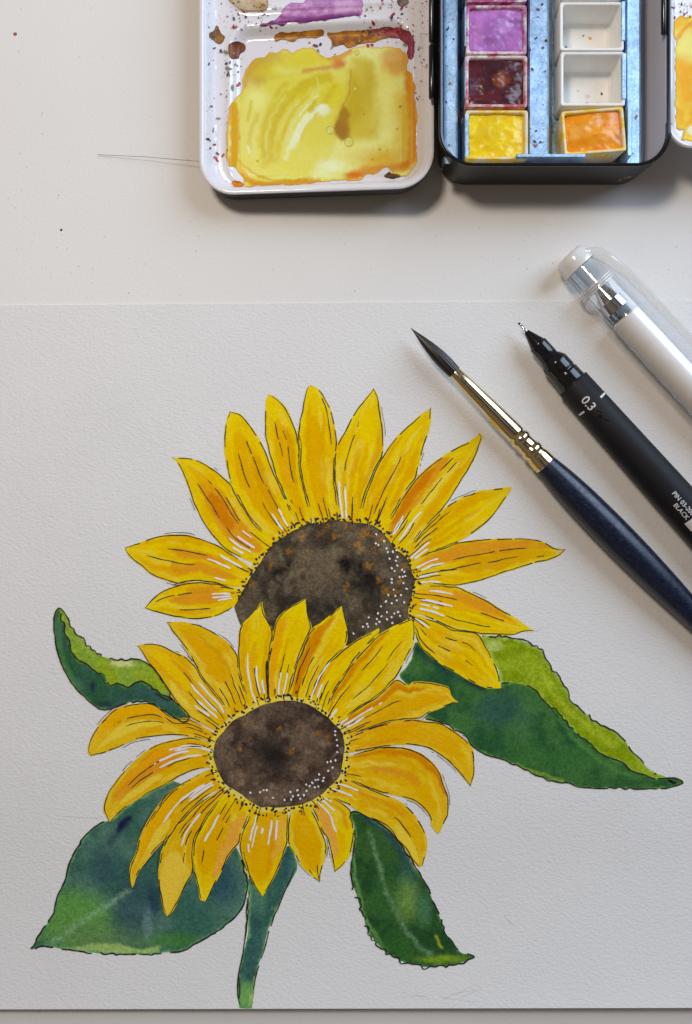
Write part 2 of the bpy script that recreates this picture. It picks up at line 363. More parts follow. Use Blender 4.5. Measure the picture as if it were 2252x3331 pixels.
# petals: tip, side A (tip -> base), side B (tip -> base), tone, glaze patches (f, half width, s0, s1, colour), veins, gel strokes
YEL = A(216, 184, 0); YE2 = A(210, 176, 6); OCH = A(206, 154, 0); ORA = A(202, 134, 26); ORD = A(190, 112, 0); PAL = A(214, 190, 58); OCH2 = A(198, 146, 4)
BACK = [
 ((408,1782), [(441,1770),(492,1751),(537,1741),(578,1738),(620,1741),(670,1758),(712,1774),(744,1796),(822,1850)], [(419,1809),(454,1837),(492,1869),(534,1887),(578,1899),(623,1891),(686,1895),(760,1910),(795,1908)], 'y',
  [(.36,.10,.2,.62,ORA),(.66,.13,.08,.6,ORA),(.12,.06,.4,.95,OCH),(.8,.05,.5,.95,OCH)], [(.33,.35,.72),(.58,.42,.84)], [(.2,.05,.27),(.42,.12,.34),(.85,.12,.22)]),
 ((473,1977), [(495,1949),(527,1923),(575,1903),(623,1893),(700,1897),(790,1917)], [(505,1990),(569,2006),(623,2014),(671,2011),(715,2000),(760,1974),(785,1946)], 'y',
  [(.2,.09,.2,.55,ORA),(.46,.15,.14,.72,ORA),(.8,.07,.3,.9,OCH)], [(.3,.5,.88),(.74,.35,.68),(.1,.1,.25)], [(.35,.1,.3),(.55,.08,.26),(.45,.1,.3)]),
 ((561,1488), [(623,1491),(671,1511),(712,1539),(750,1574),(782,1631),(820,1692),(865,1737),(898,1765)], [(581,1511),(607,1571),(623,1616),(642,1663),(667,1708),(696,1748),(718,1774),(747,1796),(835,1838)], 'y',
  [(.5,.28,.04,.70,ORA),(.45,.13,.6,.86,OCH),(.52,.16,.3,.6,ORD)], [(.33,.3,.72),(.62,.42,.74),(.25,.3,.5),(.62,.12,.36)], [(.55,.06,.24),(.72,.06,.28),(.35,.12,.22),(.85,.1,.2)]),
 ((749,1339), [(736,1374),(730,1418),(731,1469),(739,1523),(753,1577),(782,1631),(820,1692),(868,1740),(900,1765)], [(782,1347),(814,1383),(842,1425),(865,1469),(884,1517),(896,1549),(910,1577),(932,1628),(954,1686),(970,1710)], 'y',
  [(.48,.26,.1,.82,OCH),(.7,.12,.1,.6,OCH2)], [(.36,.42,.72),(.68,.4,.78),(.72,.08,.42),(.45,.1,.3)], [(.5,.0,.2),(.72,.0,.2)]),
 ((874,1281), [(865,1310),(861,1367),(863,1418),(874,1469),(896,1546),(910,1577),(932,1628),(954,1686),(970,1710)], [(895,1290),(916,1308),(935,1332),(954,1377),(968,1415),(976,1456),(976,1517),(983,1558),(999,1622),(1018,1682),(1027,1705)], 'y',
  [(.5,.28,.05,.78,OCH),(.75,.10,.3,.7,OCH2)], [(.4,.52,.82),(.62,.32,.72),(.5,.0,.2)], []),
 ((1011,1253), [(999,1264),(989,1304),(976,1367),(968,1418),(976,1456),(976,1517),(983,1558),(999,1622),(1018,1682),(1027,1705)], [(1027,1258),(1046,1275),(1066,1307),(1081,1345),(1091,1393),(1097,1444),(1089,1495),(1088,1542),(1094,1606),(1104,1670),(1106,1705)], 'y',
  [(.42,.22,.06,.76,OCH),(.25,.06,.4,.88,OCH),(.7,.05,.2,.8,OCH)], [(.85,.55,.95),(.35,.0,.16),(.65,.0,.12)], []),
 ((1215,1264), [(1180,1308),(1148,1351),(1123,1402),(1097,1447),(1088,1501),(1088,1542),(1094,1606),(1104,1670),(1115,1710)], [(1228,1285),(1237,1329),(1245,1380),(1249,1431),(1245,1482),(1228,1514),(1206,1565),(1186,1616),(1172,1686),(1171,1712)], 'y',
  [(.5,.06,.1,.55,OCH),(.68,.05,.1,.6,OCH),(.3,.05,.08,.4,OCH),(.88,.05,.0,.7,OCH2)], [(.28,.38,.74),(.32,.1,.3),(.6,.0,.25)], [(.12,.02,.3),(.32,.02,.26)]),
 ((1402,1326), [(1358,1358),(1320,1393),(1288,1425),(1256,1466),(1228,1514),(1206,1565),(1186,1616),(1172,1686),(1172,1712)], [(1402,1350),(1396,1399),(1377,1463),(1361,1526),(1355,1552),(1330,1587),(1295,1641),(1269,1692),(1250,1730)], 'y',
  [(.12,.06,.1,.7,OCH),(.4,.05,.05,.5,OCH),(.6,.05,.05,.55,OCH),(.82,.06,.2,.8,OCH),(.5,.1,.6,.85,PAL)], [(.45,.12,.62),(.3,.0,.2),(.62,.0,.3)], []),
 ((1560,1410), [(1528,1436),(1487,1455),(1439,1485),(1388,1523),(1356,1555),(1330,1587),(1295,1641),(1269,1692),(1245,1740)], [(1570,1418),(1560,1450),(1541,1498),(1522,1533),(1487,1587),(1455,1638),(1414,1686),(1369,1730),(1350,1756),(1305,1800)], 'y',
  [(.2,.2,.05,.72,ORA),(.16,.12,.1,.6,ORD),(.55,.1,.3,.75,PAL),(.82,.08,.1,.8,OCH)], [(.5,.35,.74),(.3,.62,.75),(.4,.05,.3),(.7,.05,.25)], [(.35,.02,.16),(.62,.02,.34),(.3,.05,.2)]),
 ((1665,1584), [(1630,1587),(1573,1595),(1522,1609),(1477,1631),(1436,1663),(1404,1695),(1369,1730),(1350,1756),(1305,1805)], [(1656,1603),(1630,1644),(1592,1692),(1554,1724),(1515,1751),(1490,1764),(1445,1781),(1398,1797),(1366,1819),(1325,1845)], 'y',
  [(.12,.07,.2,.9,OCH),(.32,.06,.1,.95,OCH),(.55,.05,.15,.7,OCH),(.72,.05,.1,.5,OCH2)], [(.3,.12,.42),(.48,.05,.3),(.15,.15,.5)], [(.6,.02,.22),(.8,.05,.2)]),
 ((1840,1787), [(1805,1783),(1764,1760),(1716,1752),(1662,1751),(1605,1752),(1541,1756),(1490,1764),(1445,1781),(1398,1797),(1366,1819),(1325,1845)], [(1821,1807),(1789,1822),(1748,1830),(1684,1849),(1636,1864),(1571,1888),(1523,1899),(1478,1905),(1411,1902),(1345,1905)], 'y',
  [(.22,.2,.06,.9,ORA),(.62,.22,.3,.97,OCH2),(.5,.5,.93,1.02,A(222,172,120))], [(.36,.3,.78),(.58,.2,.5),(.62,.5,.72),(.42,.05,.24),(.6,.05,.35),(.75,.8,.86)], [(.25,.02,.2),(.4,.04,.24),(.65,.02,.16),(.9,.02,.16)]),
 ((1738,2052), [(1707,2031),(1666,2002),(1618,1974),(1580,1951),(1539,1931),(1488,1908),(1453,1905),(1411,1902),(1345,1905)], [(1701,2056),(1666,2066),(1618,2066),(1555,2061),(1485,2050),(1440,2030),(1395,2009),(1330,1990)], 'y',
  [(.25,.24,.02,.85,A(214,158,14)),(.2,.12,.3,.8,ORA),(.75,.1,.1,.8,YEL)], [(.3,.1,.36),(.55,.08,.3),(.75,.3,.72),(.4,.55,.78),(.45,.02,.25)], [(.5,.04,.32),(.8,.04,.3),(.2,.1,.3),(.65,.05,.22)]),
 ((1631,2239), [(1618,2174),(1602,2142),(1583,2104),(1551,2060),(1485,2050),(1440,2030),(1395,2012),(1335,1995)], [(1586,2239),(1542,2222),(1491,2193),(1443,2168),(1405,2139),(1376,2114),(1357,2082),(1351,2056),(1332,2012)], 'y',
  [(.3,.04,.2,.9,OCH),(.55,.04,.2,.92,OCH),(.78,.04,.3,.9,OCH),(.15,.05,.3,.7,PAL)], [(.3,.35,.62),(.62,.15,.68),(.85,.08,.42),(.45,.05,.18)], [(.35,.02,.2)]),
]
FRONT = [
 ((853,1954), [(823,1994),(794,2023),(778,2051),(775,2118),(778,2176),(788,2220),(804,2268),(820,2300)], [(861,1997),(877,2029),(886,2042),(888,2067),(880,2115),(871,2169),(871,2220),(877,2268),(886,2300)], 'y',
  [(.12,.1,.2,.8,OCH),(.5,.06,.1,.6,OCH),(.9,.07,.1,.7,OCH)], [(.55,.1,.4),(.78,.05,.25),(.95,.05,.5)], [(.3,.0,.46),(.62,.1,.38),(.8,.1,.24)]),
 ((996,1946), [(956,1967),(918,1994),(899,2020),(888,2067),(880,2115),(871,2169),(871,2220),(877,2268),(905,2300)], [(1003,1997),(1014,2042),(995,2083),(976,2131),(960,2176),(947,2227),(937,2265),(934,2300)], 'y',
  [(.18,.14,.1,.75,A(216,150,8)),(.5,.05,.1,.6,OCH)], [(.5,.12,.48),(.75,.08,.42),(.0,.1,.5)], [(.5,.08,.3),(.75,.08,.3)]),
 ((1113,1971), [(1075,2000),(1043,2025),(1018,2044),(995,2083),(976,2131),(960,2176),(947,2227),(937,2265),(945,2300)], [(1123,2022),(1131,2066),(1123,2102),(1100,2128),(1062,2166),(1036,2211),(1017,2258),(1007,2300)], 'y',
  [(.24,.18,.02,.9,ORD),(.7,.08,.05,.5,PAL)], [(.18,.2,.55),(.45,.2,.62),(.75,.1,.42)], []),
 ((1236,2040), [(1180,2072),(1135,2098),(1100,2128),(1062,2166),(1036,2211),(1017,2258),(1000,2300)], [(1228,2068),(1190,2106),(1152,2148),(1117,2202),(1091,2243),(1069,2291),(1055,2335)], 'y',
  [(.12,.12,.1,.7,A(214,148,10))], [(.5,.1,.35),(.75,.02,.25)], [(.0,.05,.48),(.3,.1,.25)]),
 ((1347,2008), [(1282,2036),(1250,2055),(1228,2068),(1190,2106),(1152,2148),(1117,2202),(1091,2243),(1069,2291),(1055,2335)], [(1350,2055),(1341,2106),(1317,2151),(1301,2183),(1282,2211),(1241,2253),(1215,2273),(1161,2307),(1085,2365)], 'y',
  [(.1,.07,.02,.8,ORD),(.5,.2,.35,.75,YEL),(.75,.14,.15,.4,PAL),(.35,.05,.1,.6,OCH)], [(.3,.45,.7),(.65,.25,.6),(.3,.02,.35),(.6,.62,.8)], [(.45,.0,.1)]),
 ((1492,2283), [(1480,2275),(1467,2256),(1461,2237),(1432,2226),(1387,2218),(1343,2218),(1330,2229),(1314,2221),(1285,2212),(1241,2253),(1215,2273),(1161,2307),(1085,2365)], [(1473,2288),(1426,2307),(1387,2323),(1371,2336),(1321,2340),(1257,2351),(1193,2371),(1145,2390),(1110,2395)], 'o',
  [(.2,.10,.02,.72,ORD),(.55,.2,.3,.95,OCH),(.85,.06,.1,.6,OCH)], [(.52,.16,.6),(.75,.05,.3),(.85,.03,.25)], [(.32,.03,.4),(.5,.05,.22),(.1,.02,.1)]),
 ((1531,2558), [(1543,2523),(1543,2482),(1539,2444),(1527,2421),(1505,2396),(1470,2371),(1432,2351),(1384,2345),(1321,2340),(1257,2351),(1193,2371),(1145,2390),(1105,2410)], [(1502,2523),(1464,2482),(1422,2450),(1384,2431),(1336,2423),(1279,2425),(1209,2436),(1133,2450),(1100,2440)], 'o',
  [(.14,.12,.06,.5,A(212,150,12)),(.55,.3,.2,.8,OCH),(.8,.06,.1,.4,ORA)], [(.08,.1,.35),(.95,.05,.2)], []),
 ((1426,2715), [(1439,2687),(1458,2652),(1458,2593),(1445,2552),(1432,2514),(1410,2482),(1368,2450),(1321,2434),(1257,2429),(1193,2441),(1133,2460),(1100,2462)], [(1404,2687),(1400,2659),(1376,2628),(1348,2607),(1309,2593),(1278,2586),(1239,2577),(1193,2561),(1139,2539),(1095,2525)], 'o',
  [(.1,.08,.08,.85,ORD),(.38,.06,.05,.4,PAL),(.55,.07,.2,.6,ORA),(.3,.04,.2,.6,OCH)], [(.02,.1,.6)], []),
 ((1374,2817), [(1384,2785),(1390,2750),(1386,2715),(1369,2680),(1344,2642),(1313,2614),(1278,2594),(1239,2579),(1193,2561),(1145,2541),(1085,2528)], [(1362,2820),(1337,2792),(1320,2764),(1295,2736),(1264,2694),(1225,2670),(1183,2649),(1131,2617),(1071,2593),(1040,2575)], 'o',
  [(.3,.06,.1,.6,ORA),(.55,.06,.2,.7,OCH),(.75,.2,.6,.95,PAL),(.2,.06,.5,.9,OCH)], [(.55,.55,.85),(.6,.02,.08)], [(.28,.03,.2),(.6,.03,.22)]),
 ((1090,2837), [(1082,2805),(1076,2763),(1063,2722),(1047,2706),(1034,2668),(1018,2633),(1000,2605)], [(1114,2817),(1136,2786),(1147,2754),(1152,2722),(1149,2677),(1141,2658),(1142,2636),(1114,2611),(1050,2580)], 'y',
  [(.2,.18,.08,.85,A(212,150,56)),(.75,.05,.1,.5,ORA)], [], [(.4,.03,.5),(.6,.05,.25),(.8,.02,.15)]),
 ((1041,2869), [(1015,2850),(980,2815),(955,2770),(938,2742),(936,2716),(936,2684),(942,2652),(948,2615)], [(1047,2827),(1060,2786),(1063,2747),(1050,2709),(1034,2671),(1021,2646),(1005,2605)], 'y',
  [(.5,.32,.08,.86,OCH),(.1,.06,.2,.7,PAL)], [(.7,.78,.98),(.2,.8,.97)], []),
 ((854,2918), [(822,2875),(794,2815),(780,2763),(780,2742),(791,2703),(808,2661),(825,2615)], [(871,2892),(896,2850),(920,2787),(934,2749),(938,2710),(938,2647),(940,2610)], 'y',
  [(.42,.34,.1,.86,OCH),(.72,.07,.25,.75,A(206,140,6)),(.82,.12,.1,.6,A(214,160,50))], [(.08,.5,.9)], [(.2,.1,.52),(.28,.2,.44),(.6,.15,.42),(.74,.15,.4),(.42,.22,.3)]),
 ((668,2932), [(651,2924),(644,2885),(631,2833),(628,2780),(635,2728),(661,2679),(682,2644),(719,2595),(745,2560)], [(675,2924),(696,2885),(717,2843),(745,2784),(777,2742),(787,2710),(808,2658),(825,2612)], 'y',
  [(.82,.16,.12,.78,A(212,150,56)),(.4,.28,.15,.75,OCH)], [(.3,.4,.66),(.5,.2,.62),(.25,.12,.4),(.4,.05,.3)], [(.25,.2,.48)]),
 ((542,2984), [(530,2948),(518,2885),(516,2836),(521,2791),(532,2752),(568,2690),(591,2668),(648,2611),(696,2582),(735,2550)], [(560,2969),(577,2938),(605,2878),(628,2836),(628,2780),(635,2728),(661,2679),(682,2644),(721,2595),(750,2565)], 'o',
  [(.5,.3,.0,.4,OCH),(.45,.4,.55,1.0,A(222,184,60)),(.85,.08,.35,.6,OCH)], [(.45,.35,.6),(.7,.38,.62),(.3,.1,.45),(.6,.05,.35)], [(.55,.22,.5)]),
 ((430,2892), [(421,2856),(424,2818),(440,2777),(455,2726),(479,2674),(505,2633),(536,2591),(571,2560),(632,2525),(680,2502),(715,2490)], [(436,2879),(446,2847),(454,2833),(479,2798),(514,2757),(552,2722),(587,2674),(632,2626),(680,2585),(735,2555)], 'o',
  [(.3,.28,.3,.78,A(214,160,6)),(.65,.2,.45,.7,PAL),(.5,.2,.0,.4,OCH)], [(.1,.25,.55),(.55,.12,.35),(.8,.1,.4)], [(.5,.1,.5),(.7,.05,.3),(.6,.05,.26)]),
 ((357,2675), [(339,2639),(342,2604),(361,2563),(387,2528),(419,2493),(457,2458),(498,2429),(536,2413),(575,2404),(616,2399),(657,2407),(715,2430)], [(377,2658),(409,2626),(454,2598),(505,2569),(556,2544),(600,2518),(648,2502),(715,2492)], 'o',
  [(.38,.25,.25,.85,ORA),(.25,.12,.1,.8,A(214,152,10)),(.75,.14,.45,.85,PAL)], [(.4,.35,.7),(.55,.5,.72),(.62,.22,.4),(.2,.1,.25)], [(.25,.08,.38),(.4,.18,.46),(.55,.1,.42),(.3,.02,.3)]),
 ((297,2459), [(287,2448),(291,2416),(309,2376),(341,2338),(373,2309),(421,2293),(484,2287),(526,2309),(564,2335),(618,2340),(715,2395)], [(345,2448),(393,2429),(441,2407),(505,2396),(568,2391),(654,2404),(710,2425)], 'o',
  [(.16,.16,.3,.95,A(216,158,4)),(.6,.16,.4,.9,PAL),(.4,.05,.2,.7,OCH)], [(.35,.4,.72),(.55,.4,.68),(.3,.12,.4),(.5,.1,.25)], []),
 ((448,2099), [(487,2093),(526,2099),(564,2118),(605,2137),(640,2172),(657,2204),(695,2249),(727,2290),(745,2340)], [(462,2121),(484,2160),(516,2195),(535,2226),(561,2268),(596,2312),(625,2338),(715,2385)], 'o',
  [(.45,.25,.4,.9,A(222,178,6)),(.3,.05,.15,.7,ORA),(.8,.12,.3,.6,PAL)], [(.35,.35,.55),(.55,.2,.45),(.7,.05,.3),(.3,.05,.3)], [(.35,.1,.42),(.15,.05,.4),(.5,.06,.3),(.65,.12,.28)]),
 ((545,2024), [(591,2022),(642,2031),(686,2051),(728,2079),(760,2111),(776,2136),(778,2176),(788,2220),(807,2274),(820,2300)], [(562,2054),(591,2092),(616,2127),(632,2156),(657,2204),(695,2249),(727,2290),(745,2340)], 'o',
  [(.6,.2,.3,.85,OCH),(.35,.04,.2,.7,OCH2),(.85,.05,.5,.9,PAL)], [(.55,.08,.45),(.3,.05,.32),(.8,.1,.3),(.15,.05,.2)], []),
]
zc = [0.004]
NS, NF = 64, 25
def add_petal(spec, idx, flower):
    tip, SA, SB, tone, patches, veins, gels = spec
    a = catmull([tip] + SA, 3)[::-1]; b = catmull([tip] + SB, 3)[::-1]
    La = np.linalg.norm(np.diff(a, axis=0), axis=1).sum(); Lb = np.linalg.norm(np.diff(b, axis=0), axis=1).sum()
    # wobble of the painted edge
    def wob(p, sd):
        t = np.gradient(p, axis=0); t /= np.maximum(np.linalg.norm(t, axis=1, keepdims=True), 1e-9)
        i = np.arange(len(p)); return p + np.c_[-t[:, 1], t[:, 0]] * ((fbm(i * 0.1, i * 0 + sd, 3) - 0.5) * 5)[:, None]
    a0, b0 = a.copy(), b.copy()
    a = wob(a, idx * 3.3); b = wob(b, idx * 5.1 + 40); tp = np.array(tip, float); a[-1] = tp; b[-1] = tp
    Ar, Br = resample(a, NS), resample(b, NS); Ar0, Br0 = resample(a0, 80), resample(b0, 80)
    f = np.linspace(0, 1, NF); s = np.linspace(0, 1, NS)
    Sg, Fg = np.meshgrid(s, f, indexing='ij')
    pts = Ar[:, None, :] * (1 - f)[None, :, None] + Br[:, None, :] * f[None, :, None]
    pts = pts.reshape(-1, 2); ss, ff = Sg.ravel(), Fg.ravel()
    wid = np.linalg.norm(Br - Ar, axis=1)[:, None].repeat(NF, 1).ravel()
    L = (La + Lb) / 2; wmax = wid.max()
    x, y = pts[:, 0], pts[:, 1]
    base, alt = (YEL, YE2) if tone == 'y' else (OCH2 * 0.35 + A(208, 166, 6) * 0.65, A(206, 172, 24))
    n1 = fbm(x / 46 + idx, y / 46, 3)[:, None]
    col = base * (1 - sstep(.35, .7, n1)) + alt * sstep(.35, .7, n1)
    sk = fbm(ff * wmax / 13 + idx * 9.7, ss * L / 120 + idx, 3)
    m = (sstep(.53, .57, sk) * sstep(0.98, 0.5, ss) * 0.55)[:, None]
    col = col * (1 - m) + OCH * m
    m = (sstep(.60, .66, fbm(ff * wmax / 18 + idx * 4.1 + 50, ss * L / 90 + 7, 3)) * 0.55)[:, None]
    col = col * (1 - m) + PAL * m
    for (f0, hw, s0, s1, c) in patches:
        u = np.clip((ss - s0) / (s1 - s0), 0, 1)
        prof = np.sqrt(np.clip(4 * u * (1 - u), 0, 1)) ** 0.8
        dn = np.abs(ff - f0 + (fbm(ss * L / 35 + f0 * 40, ff * 3 + idx, 3) - .5) * 0.16) - hw * prof
        dn = np.where((ss < s0) | (ss > s1), 0.2, dn)
        mk = sstep(0.03, -0.05, dn) * (0.76 + 0.34 * fbm(x / 22 + 80, y / 22 + idx, 3)) * 0.92
        rimd = np.exp(-(dn / 0.025) ** 2) * 0.12 * (dn < 0.08)
        col = col * (1 - mk[:, None]) + c * mk[:, None]
        col = col * (1 - rimd[:, None] * np.array([.5, 1.0, 1.0]))
    dist = np.minimum(ff, 1 - ff) * wid
    dist = np.minimum(dist, (1 - ss) * L)
    lr = (sstep(9, 3, dist + (fbm(x / 26 + idx, y / 26, 3) - .5) * 16) * .55)[:, None]; LEM = A(222, 198, 20) if tone == 'y' else A(212, 182, 40)
    col = col * (1 - lr) + LEM * lr
    tl = (sstep(.72, 1.0, ss + (fbm(x / 30, y / 30 + idx, 2) - .5) * .3) * .35)[:, None]; col = col * (1 - tl) + LEM * tl
    ed = (np.exp(-(dist / 4.0) ** 2) * 0.13)[:, None]
    col = col * (1 - ed * np.array([0.6, 1.0, 0.6]))
    gr = (fbm(x / 5.0, y / 5.0, 2) - .5)[:, None]
    col = col * (1 + gr * np.array([.12, .18, .3]))
    zc[0] += 0.00035
    pet = build('painted_petal', PP(pts, zc[0]), grid_faces(NS, NF), M_petal, PT, np.clip(col, 0.0005, 0.9))
    parts = []
    for side, k in ((Ar0, 0), (Br0, 1)):
        other = Br0 if k == 0 else Ar0
        ins = side + (other - side) * np.clip(3.0 / np.maximum(np.linalg.norm(other - side, axis=1, keepdims=True), 8), 0, .3)
        r_ = ribbon(ins[10:][::3], 2.9, .0185, dash=0.36, seed=idx * 2 + k + 1)
        if r_: parts.append(r_)
        if random.random() < 0.5:
            off = side + (side - other) * np.clip(5.0 / np.maximum(np.linalg.norm(other - side, axis=1, keepdims=True), 30), 0, .2)
            q0 = random.randint(34, 56)
            r_ = ribbon(off[q0:q0 + 20:3], 1.5, .0188, dash=0.5, seed=idx * 2 + k + 90)
            if r_: parts.append(r_)
    for q, (f0, s0, s1) in enumerate(list(veins) + [(random.uniform(.2, .8), 0.02, random.uniform(.12, .25)) for _ in range(1)]):
        i0, i1 = int(s0 * 79), max(int(s1 * 79), int(s0 * 79) + 4)
        ln = Ar0[i0:i1 + 1] * (1 - f0) + Br0[i0:i1 + 1] * f0
        r_ = ribbon(ln[::max(1, len(ln) // 6)], 2.7, .019, dash=0.30, seed=idx * 7 + q + 300)
        if r_: parts.append(r_)
    if parts:
        v, fa = merge(parts); build('ink_lines', v, fa, M_ink, pet, smooth=False, kind='stuff')
    parts = []
    for q, (f0, s0, s1) in enumerate(gels):
        i0, i1 = int(s0 * 79) + 3, max(int(s1 * 79), int(s0 * 79) + 5) + 2
        ln = Ar0[i0:i1 + 1] * (1 - f0) + Br0[i0:i1 + 1] * f0
        r_ = ribbon(ln[::max(1, len(ln) // 5)], 6.0, .022, dash=0.1, seed=idx * 5 + q + 600)
        if r_: parts.append(r_)
    if parts:
        v, fa = merge(parts); build('gel_highlight', v, fa, M_gel, pet, smooth=False, kind='stuff')
    return pet

# washes laid as outlines (leaves, stem, seed heads)
def layers_color(pts, base, layers, warp=6.0, wscale=24.0):
    x, y = pts[:, 0], pts[:, 1]
    wx = (fbm(x / wscale, y / wscale, 3) - .5) * 2 * warp; wy = (fbm(x / wscale + 70, y / wscale + 30, 3) - .5) * 2 * warp
    q = np.c_[x + wx, y + wy]
    col = np.tile(np.asarray(base, float), (len(pts), 1)) if np.ndim(base) == 1 else base.copy()
    for ly in layers:
        kind, g, c, soft, al = ly[:5]
        if kind == 'poly': d = sd_poly(q, g)
        elif kind == 'line': d = sd_line(q, catmull(g, 14)) - ly[5]
        else: d = (np.hypot((q[:, 0] - g[0]) / g[2], (q[:, 1] - g[1]) / g[3]) - 1) * min(g[2], g[3])
        a = (sstep(soft, -soft, d) * al)
        if kind == 'line' and len(ly) > 6: a = a * (.55 + .45 * sstep(.36, .62, fbm(x / 6, y / 6, 2)))
        col = col * (1 - a[:, None]) + np.asarray(c) * a[:, None]
        if kind == 'poly' and len(ly) > 5: col = col * (1 - (np.exp(-(d / 4.5) ** 2) * ly[5])[:, None])
    return col
def wash(name, outline, colfn, mat, dz, spacing=5.0, smooth_out=True, parent=PT, conv=PP, label=None, rag=6.0):
    o = closed(outline, 5.0) if smooth_out else np.asarray(outline, float)
    i = np.arange(len(o)); t = np.roll(o, -1, 0) - np.roll(o, 1, 0); t /= np.maximum(np.linalg.norm(t, axis=1, keepdims=True), 1e-9)
    o = o + np.c_[-t[:, 1], t[:, 0]] * ((fbm(i * .22, i * 0 + len(o), 3) - .5) * rag)[:, None] * np.clip(np.minimum(i, len(o) - 1 - i) / 4, 0, 1)[:, None]
    pts, faces = cdt(o, spacing)
    return build(name, conv(pts, dz), faces, mat, parent, np.clip(colfn(pts, o), 0.0005, 0.9), label=label), o

GD = A(44, 84, 56); GB = A(46, 76, 76); GM = A(62, 108, 48); GL = A(134, 154, 30); GLL = A(154, 168, 66); GN = A(32, 44, 66); GY = A(100, 138, 32)
def green(dark, mid, seed, extra, rimcol=None, rimw=5.0, f=60.0):
    def fn(pts, o):
        x, y = pts[:, 0], pts[:, 1]; n = fbm(x / f + seed, y / f + seed * 3, 4); k = sstep(.36, .64, n)[:, None]
        col = dark * (1 - k) + mid * k
        col = layers_color(pts, col, extra, 8, 30)
        d = -sd_poly(pts, o)
        if rimcol is not None:
            m = (sstep(rimw + 2, rimw - 2, d + (fbm(x / 20, y / 20, 2) - .5) * 10) * .85)[:, None]; col = col * (1 - m) + rimcol * m
        g = (fbm(x / 6, y / 6, 3) - .5)[:, None]
        return col * (1 + g * 0.8)
    return fn
LEAF1D = [(193,1978),(177,2004),(175,2042),(182,2099),(198,2147),(217,2195),(245,2236),(280,2274),(303,2293),(328,2306),(354,2309),(379,2300),(421,2287),(484,2284),(516,2303),(551,2325),(596,2347),(615,2341),(616,2328),(592,2303),(557,2274),(516,2249),(487,2230),(462,2217),(440,2220),(417,2236),(386,2223),(360,2230),(344,2201),(341,2191),(322,2188),(284,2163),(255,2147),(236,2121),(226,2083),(210,2055),(209,2032),(198,2013)]
LEAF1L = [(193,1978),(214,2000),(226,2023),(245,2055),(268,2080),(290,2105),(312,2121),(338,2139),(379,2147),(421,2144),(456,2147),(484,2161),(516,2195),(535,2226),(559,2271),(548,2275),(500,2250),(450,2235),(410,2245),(360,2238),(325,2200),(270,2165),(232,2130),(215,2080),(202,2040),(192,2010)]
LEAF2L = [(1563,2071),(1605,2069),(1670,2076),(1720,2093),(1758,2113),(1785,2151),(1800,2181),(1823,2208),(1838,2235),(1851,2255),(1854,2272),(1870,2293),(1902,2318),(1943,2350),(1997,2377),(2038,2417),(2054,2442),(2080,2465),(2105,2495),(2134,2516),(2166,2528),(2198,2543),(2128,2535),(2086,2522),(2058,2511),(2026,2486),(1988,2470),(1946,2447),(1911,2416),(1876,2387),(1857,2368),(1816,2323),(1777,2291),(1750,2259),(1708,2232),(1655,2225),(1630,2222),(1622,2185),(1600,2135),(1577,2097)]
LEAF2D = [(1353,2090),(1342,2139),(1323,2170),(1302,2193),(1307,2212),(1330,2229),(1380,2260),(1400,2300),(1382,2334),(1403,2342),(1441,2353),(1479,2372),(1514,2395),(1533,2422),(1552,2437),(1586,2456),(1643,2472),(1689,2495),(1747,2521),(1796,2540),(1850,2550),(1886,2560),(1930,2565),(1975,2563),(2038,2563),(2102,2566),(2166,2563),(2198,2554),(2222,2544),(2191,2530),(2128,2530),(2086,2517),(2058,2506),(2026,2481),(1988,2465),(1946,2442),(1911,2411),(1876,2382),(1857,2363),(1816,2318),(1777,2286),(1750,2254),(1708,2227),(1655,2220),(1632,2225),(1586,2225),(1542,2210),(1491,2180),(1443,2155),(1405,2130),(1376,2105)]
LEAF3 = [(101,3086),(140,3022),(172,2977),(188,2911),(214,2860),(233,2793),(258,2745),(296,2700),(328,2678),(354,2670),(377,2658),(409,2626),(454,2598),(505,2569),(556,2544),(568,2541),(620,2570),(700,2640),(766,2745),(791,2808),(794,2836),(805,2857),(801,2903),(791,2948),(773,2976),(728,3015),(675,3050),(616,3081),(581,3095),(535,3099),(462,3105),(414,3105),(351,3102),(271,3095),(207,3089),(153,3079),(128,3080)]
LEAF4 = [(1141,2645),(1162,2642),(1190,2656),(1225,2673),(1260,2698),(1295,2736),(1320,2768),(1334,2796),(1355,2831),(1379,2862),(1397,2897),(1414,2943),(1428,2974),(1442,3009),(1449,3037),(1467,3058),(1481,3079),(1502,3100),(1544,3114),(1505,3132),(1470,3142),(1400,3144),(1355,3140),(1313,3128),(1278,3111),(1253,3097),(1222,3062),(1201,3037),(1187,2999),(1173,2957),(1159,2911),(1148,2873),(1141,2827),(1148,2768),(1155,2733),(1152,2687),(1141,2659)]
STEM = [(803,2862),(812,2920),(808,2990),(805,3043),(794,3095),(784,3137),(773,3179),(771,3228),(778,3262),(780,3277),(781,3280),(800,3281),(821,3280),(822,3277),(823,3262),(829,3218),(840,3148),(857,3088),(882,3001),(913,2931),(948,2864),(966,2826),(962,2791),(952,2759),(934,2752),(900,2800),(860,2860)]
leaves = []
leaves.append(wash('painted_leaf', LEAF1L, green(GL, A(122,152,52), 3, [('ell', (400,2160,40,10), A(196,202,140), 5, .8), ('line', [(215,2010),(250,2070),(300,2120)], GLL, 9, .5, 5)], None), M_leaf, .0022, label='light green upper side of the curled left leaf'))
leaves.append(wash('painted_leaf', LEAF1D, green(GD, A(56,88,78), 5, [('line', [(185,2020),(192,2090),(215,2170),(260,2240)], A(72,116,62), 8, .8, 6), ('ell', (300,2236,10,14), GN, 8, .9), ('ell', (340,2292,26,10), GN, 10, .7), ('ell', (460,2265,60,22), GB, 20, .7)], A(84,128,58), 4), M_leaf, .0028, label='dark green underside of the curled left leaf'))
